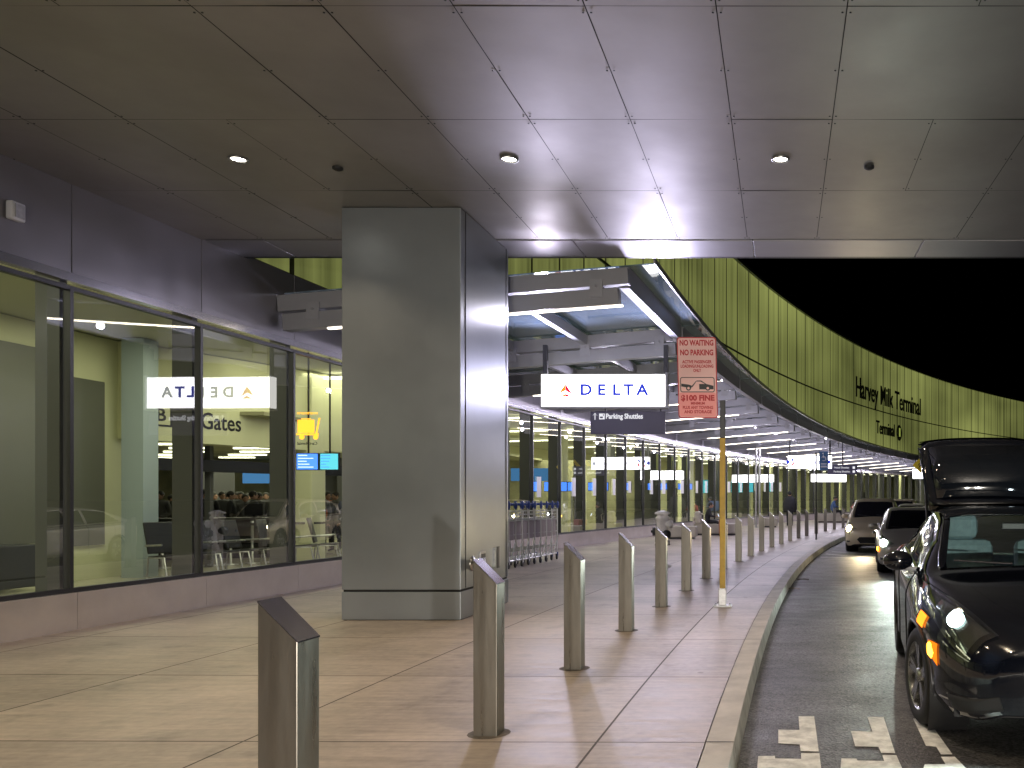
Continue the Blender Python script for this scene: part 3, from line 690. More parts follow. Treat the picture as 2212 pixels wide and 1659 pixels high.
fs2 = empty('hanging_sign', ((a.x+b.x)/2, YE, a.z), 'small white lit sign beside the yellow walking figure sign', 'sign')
MB().box(((a.x+b.x)/2, YE+.1, (a.z+b.z)/2), (b.x-a.x, .18, a.z-b.z)).build('light_box', M_boxside, fs2)
MB().box(((a.x+b.x)/2, YE, (a.z+b.z)/2), (b.x-a.x-.03, .006, a.z-b.z-.03)).build('face', M_box, fs2)
MB().box((a.x+.2, YE+.1, a.z+.4), (.06, .06, .8)).build('hanger', M_dark, fs2)

# letters on the facade
def fbend(thc, z0, out=.03):
    def f(x, y, z): 
        th = thc+x/(RK+OW); return arc(OW-out-z, th, z0+y)
    return f
def inter(x, o):
    m = (x-PX)/F; Rr = RK+o; a = 1+m*m; b = -2*(m*CX+CY); c = CX*CX+CY*CY-Rr*Rr
    return (-b+math.sqrt(b*b-4*a*c))/2/a
def thx(x, o=OW): return thY(o, inter(x, o))
ta, tb2 = thx(1848.5), thx(1988); zA = 1.5+(1080-836)/F*inter(1852, OW)
fsn = empty('facade_sign', arc(OW-.05, (ta+tb2)/2, 10), 'black Harvey Milk Terminal lettering on the green glass facade', 'sign')
Lw = (tb2-ta)*(RK+OW)
tt = text('letters', 'Harvey Milk Terminal', 2.6, M_ink, fsn, (0, 0, 0), bend=fbend((ta+tb2)/2, 11.42), fit=Lw, ext=.04, bold=.015)
ta, tb2 = thx(1892.5), thx(1932)
fsn = empty('facade_sign', arc(OW-.05, (ta+tb2)/2, 8), 'black Terminal 1 lettering lower on the green glass facade', 'sign')
tt = text('letters', 'Terminal', 1.75, M_ink, fsn, (0, 0, 0), bend=fbend((ta+tb2)/2, 8.35), fit=(tb2-ta)*(RK+OW), ext=.04, bold=.015)
tcx = thx(1942)
dm = MB(); vs = [fbend(tcx, 8.3)(.8*math.cos(2*PI*k/28), .8*math.sin(2*PI*k/28), .01) for k in range(28)]; dm.add(vs, [tuple(range(28))]); dm.build('disc', M_ink, fsn, solid=.03)
text('numeral', '1', 1.15, emis('numeral_glow', (.43, .52, .105), .6), fsn, (0, 0, 0), bend=fbend(tcx, 8.3, .09), ext=.02, bold=.04)

# ------------------------------------------------------------------ no-waiting sign on its post
Y0 = 12.06; bp_ = px(1561, 1310, Y0); bx_ = bp_.x
ns = empty('street_sign', (bx_, Y0, 0), 'red and pale NO WAITING NO PARKING sign on a yellow post', 'sign')
MB().box((bx_, Y0, .012), (.26, .2, .022)).build('base_plate', M_galv, ns, bevel=.004)
bo = MB()
for sx_ in (-1, 1):
    for sy_ in (-1, 1): bo.lathe([(.014, 0), (.014, .02), (.0005, .02)], (bx_+.1*sx_, Y0+.07*sy_, .023), n=6)
bo.build('bolt', M_galv, ns)
MB().box((bx_, Y0, .14), (.105, .105, .235)).build('sleeve', M_galv, ns, bevel=.006)
MB().box((bx_, Y0, (.26+2.37)/2), (.078, .078, 2.11)).build('post', mat('yellow_paint', (.46, .29, .02), .5, noise=(5, .2)), ns, bevel=.006)
MB().box((bx_, Y0, (2.37+2.9)/2), (.074, .074, .53)).build('upper_post', M_dark, ns, bevel=.006)
def q(x, y): p = px(x, y, Y0); return Vector((p.x, Y0-.06, p.z))
tl, tr_, br_, bl = q(1463, 730), q(1547.5, 730), q(1551.5, 904), q(1467, 904)
SX = (tr_-tl).normalized(); SZ = (tl-bl).normalized(); SO = bl; SW = (tr_-tl).length; SH = (tl-bl).length
def sp_(u, v, d=0): return SO+SX*u*SW+SZ*v*SH+Vector((0, -d, 0))
def rr(x0, y0, x1, y1, r, n=5):
    out = []
    for cx2, cy2, a0 in ((x1-r, y0+r, -90), (x1-r, y1-r, 0), (x0+r, y1-r, 90), (x0+r, y0+r, 180)):
        for k in range(n+1): a = math.radians(a0+90*k/n); out.append((cx2+r*math.cos(a), cy2+r*math.sin(a)))
    return out
def plate(pts, d, th=.004): 
    return MB().prism([SO+SX*x+SZ*y+Vector((0, -d, 0)) for x, y in pts], (0, 1, 0), th)
M_sred = mat('sign_red', (.55, .02, .03), .45); M_spink = mat('sign_face', (.92, .56, .53), .4, noise=(1.2, .1)); M_spink2 = mat('sign_face_rose', (.92, .34, .33), .4, noise=(1.2, .1))
plate(rr(0, 0, SW, SH, .04), 0, .008).build('plate', M_sred, ns)
plate(rr(.014, .014, SW-.014, SH-.014, .032), .003).build('face', M_spink, ns)
plate(rr(.02, .02, SW-.02, SH*.315, .028), .006).build('lower_face', M_spink2, ns)
def st_(s, v, size, w_=.8, bold=.0015, m=M_sred): text('letters', s, size, m, ns, sp_(.5, v, .0095), SX, SZ, bold=bold, ext=.001, fit=w_*SW)
st_('NO WAITING', .925, .108, .86, .004); st_('NO PARKING', .805, .108, .84, .004)
st_('ACTIVE PASSENGER', .692, .06, .75, .002); st_('LOADING/UNLOADING', .638, .06, .83, .002); st_('ONLY', .585, .06, .2, .002)
st_('$100 FINE', .245, .105, .85, .005); st_('MINIMUM', .180, .048, .35, .002); st_('PLUS ANY TOWING', .128, .058, .77, .002); st_('AND STORAGE', .075, .058, .70, .002)
u = SW; 
ring = rr(.035, SH*.318, SW-.035, SH*.505, .03); ring2 = rr(.046, SH*.318+.011, SW-.046, SH*.505-.011, .022)
plate(ring, .008).build('symbol_frame', M_ink, ns); plate(ring2, .011).build('symbol_face', M_spink, ns)
yb0 = SH*.345
sy = MB()
def sprism(pts, d=.014): sy.prism([SO+SX*x+SZ*y+Vector((0, -d, 0)) for x, y in pts], (0, 1, 0), .003)
sprism([(.05, yb0+.05), (.19, yb0+.025), (.20, yb0+.06), (.16, yb0+.075), (.05, yb0+.09)])
sprism([(.30, yb0+.01), (.50, yb0+.01), (.50, yb0+.06), (.40, yb0+.085), (.30, yb0+.085)])
sprism([(.19, yb0+.05), (.26, yb0+.13), (.27, yb0+.13), (.205, yb0+.04)])
sprism([(.27, yb0+.12), (.27, yb0+.133), (.33, yb0+.133), (.40, yb0+.085), (.385, yb0+.083), (.32, yb0+.12)])
for x in (.15, .42): 
    vs = [(x+.034*math.cos(k*PI/8), yb0+.025+.034*math.sin(k*PI/8)) for k in range(16)]; sprism(vs, .016)
sy.build('tow_symbol', M_ink, ns)
sy = MB()
for x in (.15, .42):
    vs = [(x+.018*math.cos(k*PI/8), yb0+.025+.018*math.sin(k*PI/8)) for k in range(16)]; sprism(vs, .019)
sy.build('tow_symbol_wheel', M_spink, ns)

# ------------------------------------------------------------------ bollards
ORD = 'nearest second third fourth fifth sixth seventh eighth ninth tenth eleventh twelfth thirteenth fourteenth fifteenth sixteenth seventeenth eighteenth nineteenth twentieth twenty-first twenty-second'.split()
def bollard():
    t = empty('steel_bollard', (0, 0, 0), None, 'bollard', 'slant topped steel bollards along the kerb')
    w2 = .075; hl, hr = 1.115, .965       # high on the left, low on the right
    b = MB(); vs = [(-w2, -w2, 0), (w2, -w2, 0), (w2, w2, 0), (-w2, w2, 0), (-w2, -w2, hl), (w2, -w2, hr), (w2, w2, hr), (-w2, w2, hl)]
    b.add(vs, [(0, 1, 5, 4), (1, 2, 6, 5), (2, 3, 7, 6), (3, 0, 4, 7)]); b.build('post', M_steel, t, world=False, bevel=.004)
    c = MB(); e = .002; q_ = [(-w2-e, -w2-e, hl+.002), (w2+e, -w2-e, hr-.002), (w2+e, w2+e, hr-.002), (-w2-e, w2+e, hl+.002)]
    c.add(q_+[(x, y, z+.006) for x, y, z in q_], [(0, 3, 2, 1), (4, 5, 6, 7), (0, 1, 5, 4), (1, 2, 6, 5), (2, 3, 7, 6), (3, 0, 4, 7)]); c.build('cap', M_steel2, t, world=False, bevel=.0015)
    g = MB().lathe([(.0005, .004), (.105, .004), (.135, .0015)], (0, 0, 0), n=16); g.build('grout', mat('grout', (.12, .10, .085), .8, noise=(14, .3)), t, world=False)
    return t
M_steel2 = mat('bollard_cap', (.12, .115, .13), .22, .9)
bl0 = bollard()
YBL = [3.28, 5.5, 7.63, 9.84, 12.06, 14.2, 16.35, 18.6, 20.9, 23.0, 25.1, 27.2, 29.3, 31.4, 33.5, 35.6, 38.2, 40.8, 43.4, 46.0, 48.5]
for i, Y in enumerate(YBL):
    t = bl0 if i == 0 else copy_tree(bl0)
    th = thY(1.58, Y); p = arc(1.585, th); t.location = (p.x-.0, p.y, 0); t.rotation_euler = (0, 0, -th*.5+R.uniform(-.02, .02))
    t['label'] = 'slant-topped brushed steel bollard, %s to the viewer in the kerbside row' % ORD[i] if i == 0 else 'slant-topped brushed steel bollard, %s from the viewer in the kerbside row' % ORD[i]

# ------------------------------------------------------------------ hydrant
hp = px(1431, 1225, 19.1)
hd = empty('fire_hydrant', (hp.x, 19.1, 0), 'white fire hydrant on the pavement between the bollards and the glass wall', 'hydrant')
M_hyd = mat('hydrant_paint', (.82, .78, .78), .45, noise=(6, .15)); M_hb = mat('hydrant_black', (.02, .02, .025), .4)
MB().lathe([(.19, 0), (.19, .04), (.115, .05), (.11, .5), (.17, .52), (.17, .57), (.115, .59), (.115, .78), (.13, .86), (.135, 1.06), (.16, 1.08), (.16, 1.11), (.13, 1.14), (.115, 1.17), (.175, 1.185), (.175, 1.21), (.12, 1.24), (.03, 1.27), (.0005, 1.27)], (0, 0, 0), n=24).build('body', M_hyd, hd, world=False)
for ax, z in (((1, -.35, 0), .96), ((-1, -.2, 0), .80), ((.6, -.8, 0), .74)):
    A = Vector(ax).normalized(); cc = Vector((0, 0, z))+A*.1
    MB().lathe([(.075, 0), (.075, .06), (.095, .065), (.095, .12), (.03, .125), (.03, .155), (.0005, .155)], cc, A, 16).build('outlet_cap', M_hyd if ax[0] > 0.9 else M_hb, hd, world=False)
bb = MB()
for k in range(8):
    a = k*PI/4; bb.lathe([(.018, 0), (.018, .1), (.0005, .1)], (.15*math.cos(a), .15*math.sin(a), .49), n=6)
bb.build('bolt', M_hb, hd, world=False)

# ------------------------------------------------------------------ luggage trolleys
M_tro = mat('trolley_metal', (.72, .72, .74), .36, .7); M_blue = mat('trolley_blue', (.015, .04, .22), .35); M_ad = mat('trolley_board', (.50, .44, .50), .5)
def trolley():
    t = empty('luggage_trolley', (0, 0, 0), None, 'luggage trolley', 'nested luggage trolleys by the glass wall')
    f = MB()
    for s in (-1, 1):
        f.tube([(s*.27, .1, .16), (s*.29, .05, .6), (s*.30, .0, 1.28)], .016, 8)
        f.tube([(s*.27, .1, .16), (s*.22, -.75, .16)], .016, 8)
        f.tube([(s*.29, .05, .55), (s*.25, -.2, .16)], .013, 8)
    for z, y in ((.35, .08), (1.0, .02), (.7, .05)): f.tube([(-.29, y, z), (.29, y, z)], .012, 8)
    for x in (-.12, 0, .12): f.tube([(x, .1, .17), (x, -.72, .17)], .009, 6)
    f.build('frame', M_tro, t, world=False)
    h = MB(); h.tube([(-.31, 0, 1.28), (-.31, .02, 1.36), (.31, .02, 1.36), (.31, 0, 1.28)], .028, 8)
    for s in (-1, 1): h.ell((s*.31, .0, 1.34), (.035, .05, .1), 8, 6)
    h.build('handle', M_blue, t, world=False)
    MB().box((0, .045, .80), (.5, .012, .42)).build('board', M_ad, t, world=False)
    bk = MB()
    for z in (1.05, 1.13, 1.21): bk.tube([(-.27, .0, z), (-.24, -.2, z), (.24, -.2, z), (.27, 0, z)], .006, 6)
    for x in (-.2, -.1, 0, .1, .2): bk.tube([(x, -.2, 1.21), (x, -.2, 1.05), (x, 0, 1.03)], .005, 6)
    bk.build('basket', M_tro, t, world=False)
    for x, y in ((-.27, .1), (.27, .1), (-.2, -.72), (.2, -.72)):
        w_ = MB().lathe([(.001, -.02), (.06, -.02), (.075, -.012), (.075, .012), (.06, .02), (.001, .02)], (x, y, .077), (1, 0, 0), 14).build('wheel', M_hb, t, world=False)
        MB().box((x, y, .14), (.06, .05, .09)).build('fork', M_blue if y > 0 else M_tro, w_, world=False)
    return t
t0 = trolley()
for i in range(9):
    t = t0 if i == 0 else copy_tree(t0)
    Y = 18.5+.375*i; x = -6.22+(.30/9)*i
    t.location = (x, Y, 0); t.rotation_euler = (0, 0, math.radians(2)); t.scale = (1, 1, 1.03)
    t['label'] = 'blue-handled metal luggage trolley, %s in the nested row counted from the wide column' % ('first' if i == 0 else ORD[i])

for i, x in enumerate((1633, 1641)):
    p = px(x, 0, 46.5+i*.5); t = empty('canopy_post', (p.x, p.y, 0), 'thin pale round post under the canopy, %s of the close pair' % ('left one' if i == 0 else 'right one'), 'post', 'pale posts under the canopy')
    MB().tube([(0, 0, .01), (0, 0, 4.35)], .06, 12).build('shaft', M_galv, t, world=False); MB().lathe([(.001, .02), (.12, .02), (.12, 0)], (0, 0, 0), n=14).build('base', M_galv, t, world=False)
p = px(10, 457, 9.15); t = empty('wall_speaker', (wallX(9.15)+.06, 9.15, p.z), 'small pale box fitting high on the purple grey wall above the glass', 'speaker')
MB().box((0.03, 0, 0), (.08, .17, .2)).build('case', mat('fitting_white', (.55, .55, .58), .4), t, world=False, bevel=.02); MB().box((.075, 0, 0), (.01, .11, .14)).build('grille', M_galv, t, world=False)
# ------------------------------------------------------------------ benches
M_bench = mat('bench_concrete', (.36, .33, .28), .6, noise=(2, .12), bump=(30, .15))
for i, (x0, x1, Y, lab) in enumerate(((1443, 1505, 33.0, 'low concrete bench block just behind the white hydrant'), (1500, 1600, 36.5, 'long concrete bench block under the seated person with the backpack'),
                                 (1640, 1680, 47, 'concrete bench block behind the standing person in black'), (1765, 1835, 57, 'far concrete bench block under the seated person in blue'))):
    a = px(x0, 0, Y).x; b = px(x1, 0, Y).x; hh = .62 if i == 3 else .52
    t = empty('concrete_bench', ((a+b)/2, Y, 0), lab, 'bench', 'concrete benches along the pavement')
    MB().box((0, 0, hh/2+.03), (b-a, .75, hh-.1)).build('seat_block', M_bench, t, world=False, bevel=.03)
    MB().box((0, 0, .05), (b-a-.16, .6, .1)).build('plinth', M_dark, t, world=False)

# ------------------------------------------------------------------ people
M_skin = mat('skin', (.42, .24, .17), .5); M_hair = mat('hair', (.012, .010, .009), .6); M_blk = mat('cloth_black', (.012, .012, .015), .8, noise=(8, .3)); M_blu = mat('cloth_blue', (.05, .10, .24), .8, noise=(8, .2))
M_bag = mat('bag_cream', (.45, .41, .34), .75, noise=(7, .15)); M_shoe = mat('shoe', (.02, .02, .02), .5); M_redc = mat('cloth_red', (.30, .05, .03), .8); M_grc = mat('cloth_grey', (.09, .09, .10), .8)
def head(p, parent, yaw=0, hs=1.0, hood=None, hair=True):
    """head with neck root at p, looking along -Y turned by yaw"""
    m = MB(); z = .12*hs
    m.ell((0, 0, z), (.078*hs, .095*hs, .115*hs)); m.ell((0, -.035*hs, z-.045*hs), (.055*hs, .06*hs, .06*hs)); m.ell((0, -.1*hs, z-.01*hs), (.013*hs, .022*hs, .024*hs), 8, 6)
    for s in (-1, 1): m.ell((s*.08*hs, .01*hs, z), (.012*hs, .022*hs, .032*hs), 8, 6)
    m.ell((0, -.088*hs, z-.055*hs), (.024*hs, .012*hs, .008*hs), 8, 5)
    rot = Matrix.Rotation(yaw, 3, 'Z'); m.v = [rot @ v+Vector(p) for v in m.v]
    h = m.build('head', M_skin, parent, world=False)
    e = MB()
    for s in (-1, 1): e.ell((s*.032*hs, -.088*hs, z+.012*hs), (.013*hs, .009*hs, .008*hs), 8, 5)
    e.v = [rot @ v+Vector(p) for v in e.v]; e.build('eyes', M_hair, h, world=False)
    if hair:
        q = MB(); q.ell((0, .018*hs, z+.035*hs), (.092*hs, .102*hs, .105*hs)); q.v = [rot @ v+Vector(p) for v in q.v]
        q.build('hair', hood or M_hair, parent, world=False)
def hand(p, d, parent, side=1):
    d = Vector(d).normalized(); up = Vector((0, 0, 1)) if abs(d.z) < .8 else Vector((1, 0, 0)); sd = d.cross(up).normalized()*side; up = sd.cross(d)*side
    P = Vector(p); vs = [P, P+d*.04, P+d*.085]; ed = [(0, 1), (1, 2)]; rd = [.022, .034, .032]
    for k, L_ in enumerate((.062, .075, .07, .055)):
        b = len(vs); off = sd*(.027-.018*k)
        vs += [P+d*.09+off, P+d*(.09+L_*.55)+off-up*.012, P+d*(.09+L_*.9)+off-up*.034]; ed += [(2, b), (b, b+1), (b+1, b+2)]; rd += [.0095, .0085, .007]
    b = len(vs); vs += [P+d*.045+sd*.035, P+d*.08+sd*.055-up*.02]; ed += [(1, b), (b, b+1)]; rd += [.011, .009]
    return skin('hand', [tuple(v) for v in vs], ed, rd, M_skin, parent, 1)
def figure(root, J, top, legs, feet=M_shoe, bulk=1.0, thick=1.0):
    """one continuous body grown from the pelvis; J = joints"""
    b = bulk
    names_ = ['pelvis', 'belly', 'chest', 'neck', 'shL', 'elL', 'wrL', 'shR', 'elR', 'wrR', 'hiL', 'knL', 'anL', 'hiR', 'knR', 'anR', 'toL', 'toR']
    v = [J[n] for n in names_]
    ed = [(0, 1), (1, 2), (2, 3), (2, 4), (4, 5), (5, 6), (2, 7), (7, 8), (8, 9), (0, 10), (10, 11), (11, 12), (0, 13), (13, 14), (14, 15), (12, 16), (15, 17)]
    rd = [.15*b, .14*b, .155*b, .055, .075*b, .052*b, .036*b, .075*b, .052*b, .036*b, .095*thick, .068*thick, .045*thick, .095*thick, .068*thick, .045*thick, .035, .035]
    body = skin('body', v, ed, rd, top, root, 2)
    me = body.data; me.materials.append(legs); me.materials.append(feet)
    zl = J['pelvis'][2]
    import_z = max(J['anL'][2], J['anR'][2])
    for p in me.polygons:
        c = p.center
        dl = min((Vector(J['knL'])-c).length, (Vector(J['knR'])-c).length, (Vector(J['anL'])-c).length, (Vector(J['anR'])-c).length, ((Vector(J['knL'])+Vector(J['hiL']))/2-c).length, ((Vector(J['knR'])+Vector(J['hiR']))/2-c).length)
        du = min((Vector(J['chest'])-c).length, (Vector(J['belly'])-c).length, (Vector(J['elL'])-c).length, (Vector(J['elR'])-c).length, (Vector(J['wrL'])-c).length, (Vector(J['wrR'])-c).length)
        p.material_index = 1 if (dl < du or c.z < min(J['hiL'][2], J['hiR'][2])-.02) else 0
        if c.z < min(J['anL'][2], J['anR'][2])+.02: p.material_index = 2
    return body
STAND = dict(pelvis=(0, 0, .95), belly=(0, 0, 1.10), chest=(0, .01, 1.32), neck=(0, 0, 1.50), shL=(-.19, 0, 1.42), elL=(-.25, .03, 1.13), wrL=(-.24, -.05, .90), shR=(.19, 0, 1.42), elR=(.25, .03, 1.13), wrR=(.24, -.06, .90),
             hiL=(-.10, 0, .88), knL=(-.11, -.02, .50), anL=(-.12, .02, .09), hiR=(.10, 0, .88), knR=(.11, .03, .50), anR=(.12, .06, .09), toL=(-.13, -.13, .04), toR=(.13, -.10, .04))
# seated, facing +X; seat height .5
SIT = dict(pelvis=(0, 0, .60), belly=(.02, 0, .75), chest=(.08, 0, .98), neck=(.15, 0, 1.14), shL=(.08, .19, 1.06), elL=(.16, .24, .82), wrL=(.36, .10, .80), shR=(.08, -.19, 1.06), elR=(.16, -.24, .82), wrR=(.36, -.10, .80),
           hiL=(.04, .10, .57), knL=(.46, .12, .56), anL=(.50, .12, .12), hiR=(.04, -.10, .57), knR=(.46, -.11, .58), anR=(.56, -.11, .12), toL=(.64, .12, .05), toR=(.70, -.11, .05))
p1 = empty('person', (px(1527, 0, 36.3).x, 36.3, 0), 'seated person in black with bowed head looking at a phone', 'person')
figure(p1, SIT, M_blk, M_blk); head((.17, 0, 1.15), p1, yaw=PI/2, hair=True)
hand((.37, .09, .80), (.8, -.3, .1), p1); hand((.37, -.09, .80), (.8, .3, .1), p1, -1)
ph = MB().box((.49, 0, .85), (.012, .075, .14), (1, 0, .4), None, (-.4, 0, 1)).build('phone', M_scrw); ph.location = p1.location; tag(ph, 'small glowing phone held by the seated person in black', 'phone')
bp2 = empty('backpack', (px(1508, 0, 36.2).x, 36.2, .5), 'cream backpack resting on the bench behind the seated person in black', 'backpack')
MB().box((0, 0, .27), (.28, .34, .52), (1, 0, .1), None, (-.1, 0, 1)).build('bag', M_bag, bp2, world=False, bevel=.09); MB().box((-.17, -.02, .17), (.1, .26, .24)).build('pocket', M_bag, bp2, world=False, bevel=.04)
MB().tube([(.1, -.1, .46), (.26, -.12, .36), (.2, -.12, .1)], .02, 8).build('strap', M_bag, bp2, world=False)
su = empty('suitcase', (px(1562-2, 0, 36).x, 35.9, 0), 'dusty pink upright suitcase beside the seated person with the backpack', 'suitcase')
MB().box((0, 0, .38), (.25, .4, .6)).build('case', mat('suitcase_pink', (.36, .14, .13), .4), su, world=False, bevel=.04)
MB().tube([(-.0, -.12, .68), (0, -.12, .98), (0, .12, .98), (0, .12, .68)], .012, 8).build('handle', M_dark, su, world=False)
for sx_ in (-1, 1):
    for sy_ in (-1, 1): MB().lathe([(.001, -.015), (.035, -.015), (.035, .015), (.001, .015)], (sx_*.09, sy_*.15, .036), (1, 0, 0), 10).build('wheel', M_dark, su, world=False)
p2 = empty('person', (px(1706, 0, 48.7).x, 48.7, 0), 'standing person in a bulky black hooded coat seen from behind', 'person', rz=PI)
J = dict(STAND); J.update(elL=(-.28, .0, 1.15), elR=(.28, .0, 1.15)); figure(p2, J, M_blk, M_blk, bulk=1.55); head((0, 0, 1.53), p2, hood=M_blk, hs=1.1)
coat = MB().lathe([(.30, .72), (.36, .85), (.37, 1.15), (.30, 1.36), (.16, 1.52), (.05, 1.6), (.001, 1.62)], (0, 0, 0), n=20); coat.v = [Vector((v.x, v.y*.75, v.z)) for v in coat.v]; coat.build('coat', M_blk, p2, world=False)
p2.scale = (1.1, 1.1, 1.1)
p3 = empty('person', (px(1798, 0, 56.5).x, 56.7, .12), 'seated person in a blue jacket and black trousers looking down', 'person'); p3.scale = (1.2, 1.2, 1.15)
figure(p3, SIT, M_blu, M_blk, bulk=1.1); head((.17, 0, 1.15), p3, yaw=PI/2); hand((.37, .09, .80), (.8, -.3, .1), p3); hand((.37, -.09, .80), (.8, .3, .1), p3, -1)
p4 = empty('person', (px(1838, 0, 58).x, 57.6, .0), 'seated person in dark red almost hidden behind the silver car', 'person'); 
figure(p4, SIT, M_redc, M_blk); head((.17, 0, 1.15), p4, yaw=PI/2); hand((.37, .09, .80), (.8, -.3, .1), p4); hand((.37, -.09, .80), (.8, .3, .1), p4, -1)
# people inside, behind the glass
M_ora = mat('cloth_orange', (.45, .13, .04), .8)
inn = [(400, 27.5, 'black hooded top', M_blk, .8), (425, 29, 'dark brown jacket', M_grc, 2), (465, 30, 'dark green jacket', M_blk, 0), (535, 30.5, 'black long coat', M_blk, 1.7), (575, 28, 'grey hooded top', M_grc, .5), (607, 27, 'black puffer jacket', M_blk, 2.6), (453, 24.5, 'dark jacket', M_blk, 0), (480, 25.5, 'black top', M_blk, 1), (500, 24, 'dark coat and pale cap', M_blk, 2), (520, 26, 'grey top', M_grc, 0.4), (548, 23.5, 'dark grey coat', M_grc, 2.4), (386, 24.5, 'dark shirt', M_blk, 1.2), (672, 26.5, 'navy top', M_blu, .3), (708, 25.5, 'orange top', M_ora, 1.0)]
LO = ['left of the queue past the blue grey column', 'at the back of the queue on its left', 'far back in the middle of the queue', 'far back past the queue end', 'right of the queue inside the terminal', 'by the mullion at the right of the queue', 'behind the left part of the mirrored airline sign', 'second in the queue inside', 'in the middle of the queue inside', 'just right of the queue middle', 'at the right end of the queue inside', 'alone near the blue grey inner column', 'left of the pair under the information screens', 'right of the pair under the information screens']
crowd = []
for i, (x, Y, d, m, yaw) in enumerate(inn):
    t = empty('person', (px(x, 0, Y).x, Y, 0), 'standing person in %s %s' % (d, LO[i]), 'person', 'people inside the terminal', rz=yaw)
    J = dict(STAND); J.update(wrR=(.15, -.22, 1.05)) if i % 2 else None
    crowd.append(t); figure(t, J, m, M_blk); head((0, 0, 1.50), t); hand(J['wrL'], (0, -.1, -1), t); hand(J['wrR'], (0, -.3, -1), t, -1)
for i, (x, Y) in enumerate(((345, 23), (372, 25.5), (412, 26.5), (438, 23.5), (463, 27.5), (490, 28), (512, 28.5), (530, 24.5), (560, 25.5), (590, 24.2), (618, 25.5), (652, 24.5), (690, 24), (724, 24.8))):
    t = copy_tree(crowd[(i*3+1) % 12]); t.location = (px(x, 0, Y).x, Y, .0); t.rotation_euler = (0, 0, i*1.9); k_ = .94+.09*R.random(); t.scale = (k_*1.05, k_*1.05, k_); t['label'] = 'dark clothed person standing in the dense queue inside the terminal'; t['group'] = 'people queueing inside the terminal'
# waiting seats just inside the glass
def seatrow():
    t = empty('waiting_chair', (0, 0, 0), None, 'chair', 'waiting chairs inside the glass')
    MB().box((0, 0, .44), (.5, .5, .05), (1, 0, .08), None, (-.08, 0, 1)).build('seat', M_dark, t, world=False, bevel=.02)
    MB().box((-.30, 0, .78), (.045, .5, .6), (1, 0, .25), None, (-.25, 0, 1)).build('backrest', M_dark, t, world=False, bevel=.015)
    f = MB()
    for s in (-1, 1): f.tube([(-.25, s*.26, .02), (-.2, s*.26, .42), (.22, s*.26, .42), (.3, s*.26, .02)], .018, 8); f.tube([(-.28, s*.26, .64), (.15, s*.26, .66)], .02, 8)
    f.build('leg_frame', M_galv, t, world=False); return t
s0 = seatrow()
for i, (x, Y) in enumerate(((368, 16.0), (420, 16.6), (475, 17.2), (530, 17.9), (600, 18.8), (655, 19.6), (705, 20.3))):
    t = s0 if i == 0 else copy_tree(s0); t.location = (px(x, 0, Y).x, Y, .01); t.rotation_euler = (0, 0, math.radians(-20+7*i)); t['label'] = 'dark waiting chair inside the glass, %s counted from the blue grey inner column' % ('first' if i == 0 else ORD[i])

# ------------------------------------------------------------------ cars
def pw(tab):
    xs_ = [t[0] for t in tab]; ys_ = [t[1] for t in tab]; n = len(xs_)
    d = [(ys_[i+1]-ys_[i])/(xs_[i+1]-xs_[i]) for i in range(n-1)]; m = [d[0]]+[0 if d[i-1]*d[i] <= 0 else 2*d[i-1]*d[i]/(d[i-1]+d[i]) for i in range(1, n-1)]+[d[-1]]
    def f(x):
        if x <= xs_[0]: return ys_[0]
        if x >= xs_[-1]: return ys_[-1]
        i = max(j for j in range(n-1) if xs_[j] <= x); h = xs_[i+1]-xs_[i]; t = (x-xs_[i])/h
        return (2*t**3-3*t*t+1)*ys_[i]+(t**3-2*t*t+t)*h*m[i]+(-2*t**3+3*t*t)*ys_[i+1]+(t**3-t*t)*h*m[i+1]
    return f
HATCH = dict(L=4.5, w=[(0, .60), (.04, .68), (.12, .76), (.3, .835), (.7, .87), (1.5, .88), (3.3, .88), (4.0, .86), (4.3, .80), (4.45, .72), (4.5, .64)],
    lo=[(0, .27), (.1, .22), (.5, .2), (4.1, .22), (4.5, .36)], sh=[(0, .50), (.3, .62), (.9, .76), (1.5, .84), (3.5, .93), (4.5, .93)],
    tp=[(0, .66), (.08, .73), (.3, .82), (.7, .91), (1.05, .97), (1.12, 1.0), (1.5, 1.2), (1.95, 1.41), (2.5, 1.475), (3.1, 1.45), (3.9, 1.28), (4.35, 1.10), (4.5, .98)],
    bz=[(0, .60), (.1, .68), (.3, .77), (.7, .86), (1.05, .92), (1.2, .93), (2, .96), (3.4, 1.02), (4.2, 1.06), (4.5, .95)],
    bw=[(0, .55), (.1, .68), (.3, .76), (.7, .78), (1.1, .79), (1.3, .81), (3.4, .80), (4.2, .72), (4.5, .60)],
    rw=[(0, .32), (.3, .50), (.7, .56), (1.05, .66), (1.12, .68), (1.5, .63), (1.95, .57), (2.5, .56), (3.2, .54), (4.0, .52), (4.5, .45)],
    rz=[(0, .65), (.08, .72), (.3, .81), (.7, .90), (1.05, .95), (1.12, .97), (1.5, 1.17), (1.95, 1.37), (2.5, 1.43), (3.1, 1.40), (3.9, 1.24), (4.35, 1.08), (4.5, .97)],
    ws=(1.13, 1.93), roof=(1.95, 3.15), sw=(1.38, 3.75), rear=(3.2, 4.2), wh=(.86, 3.56))
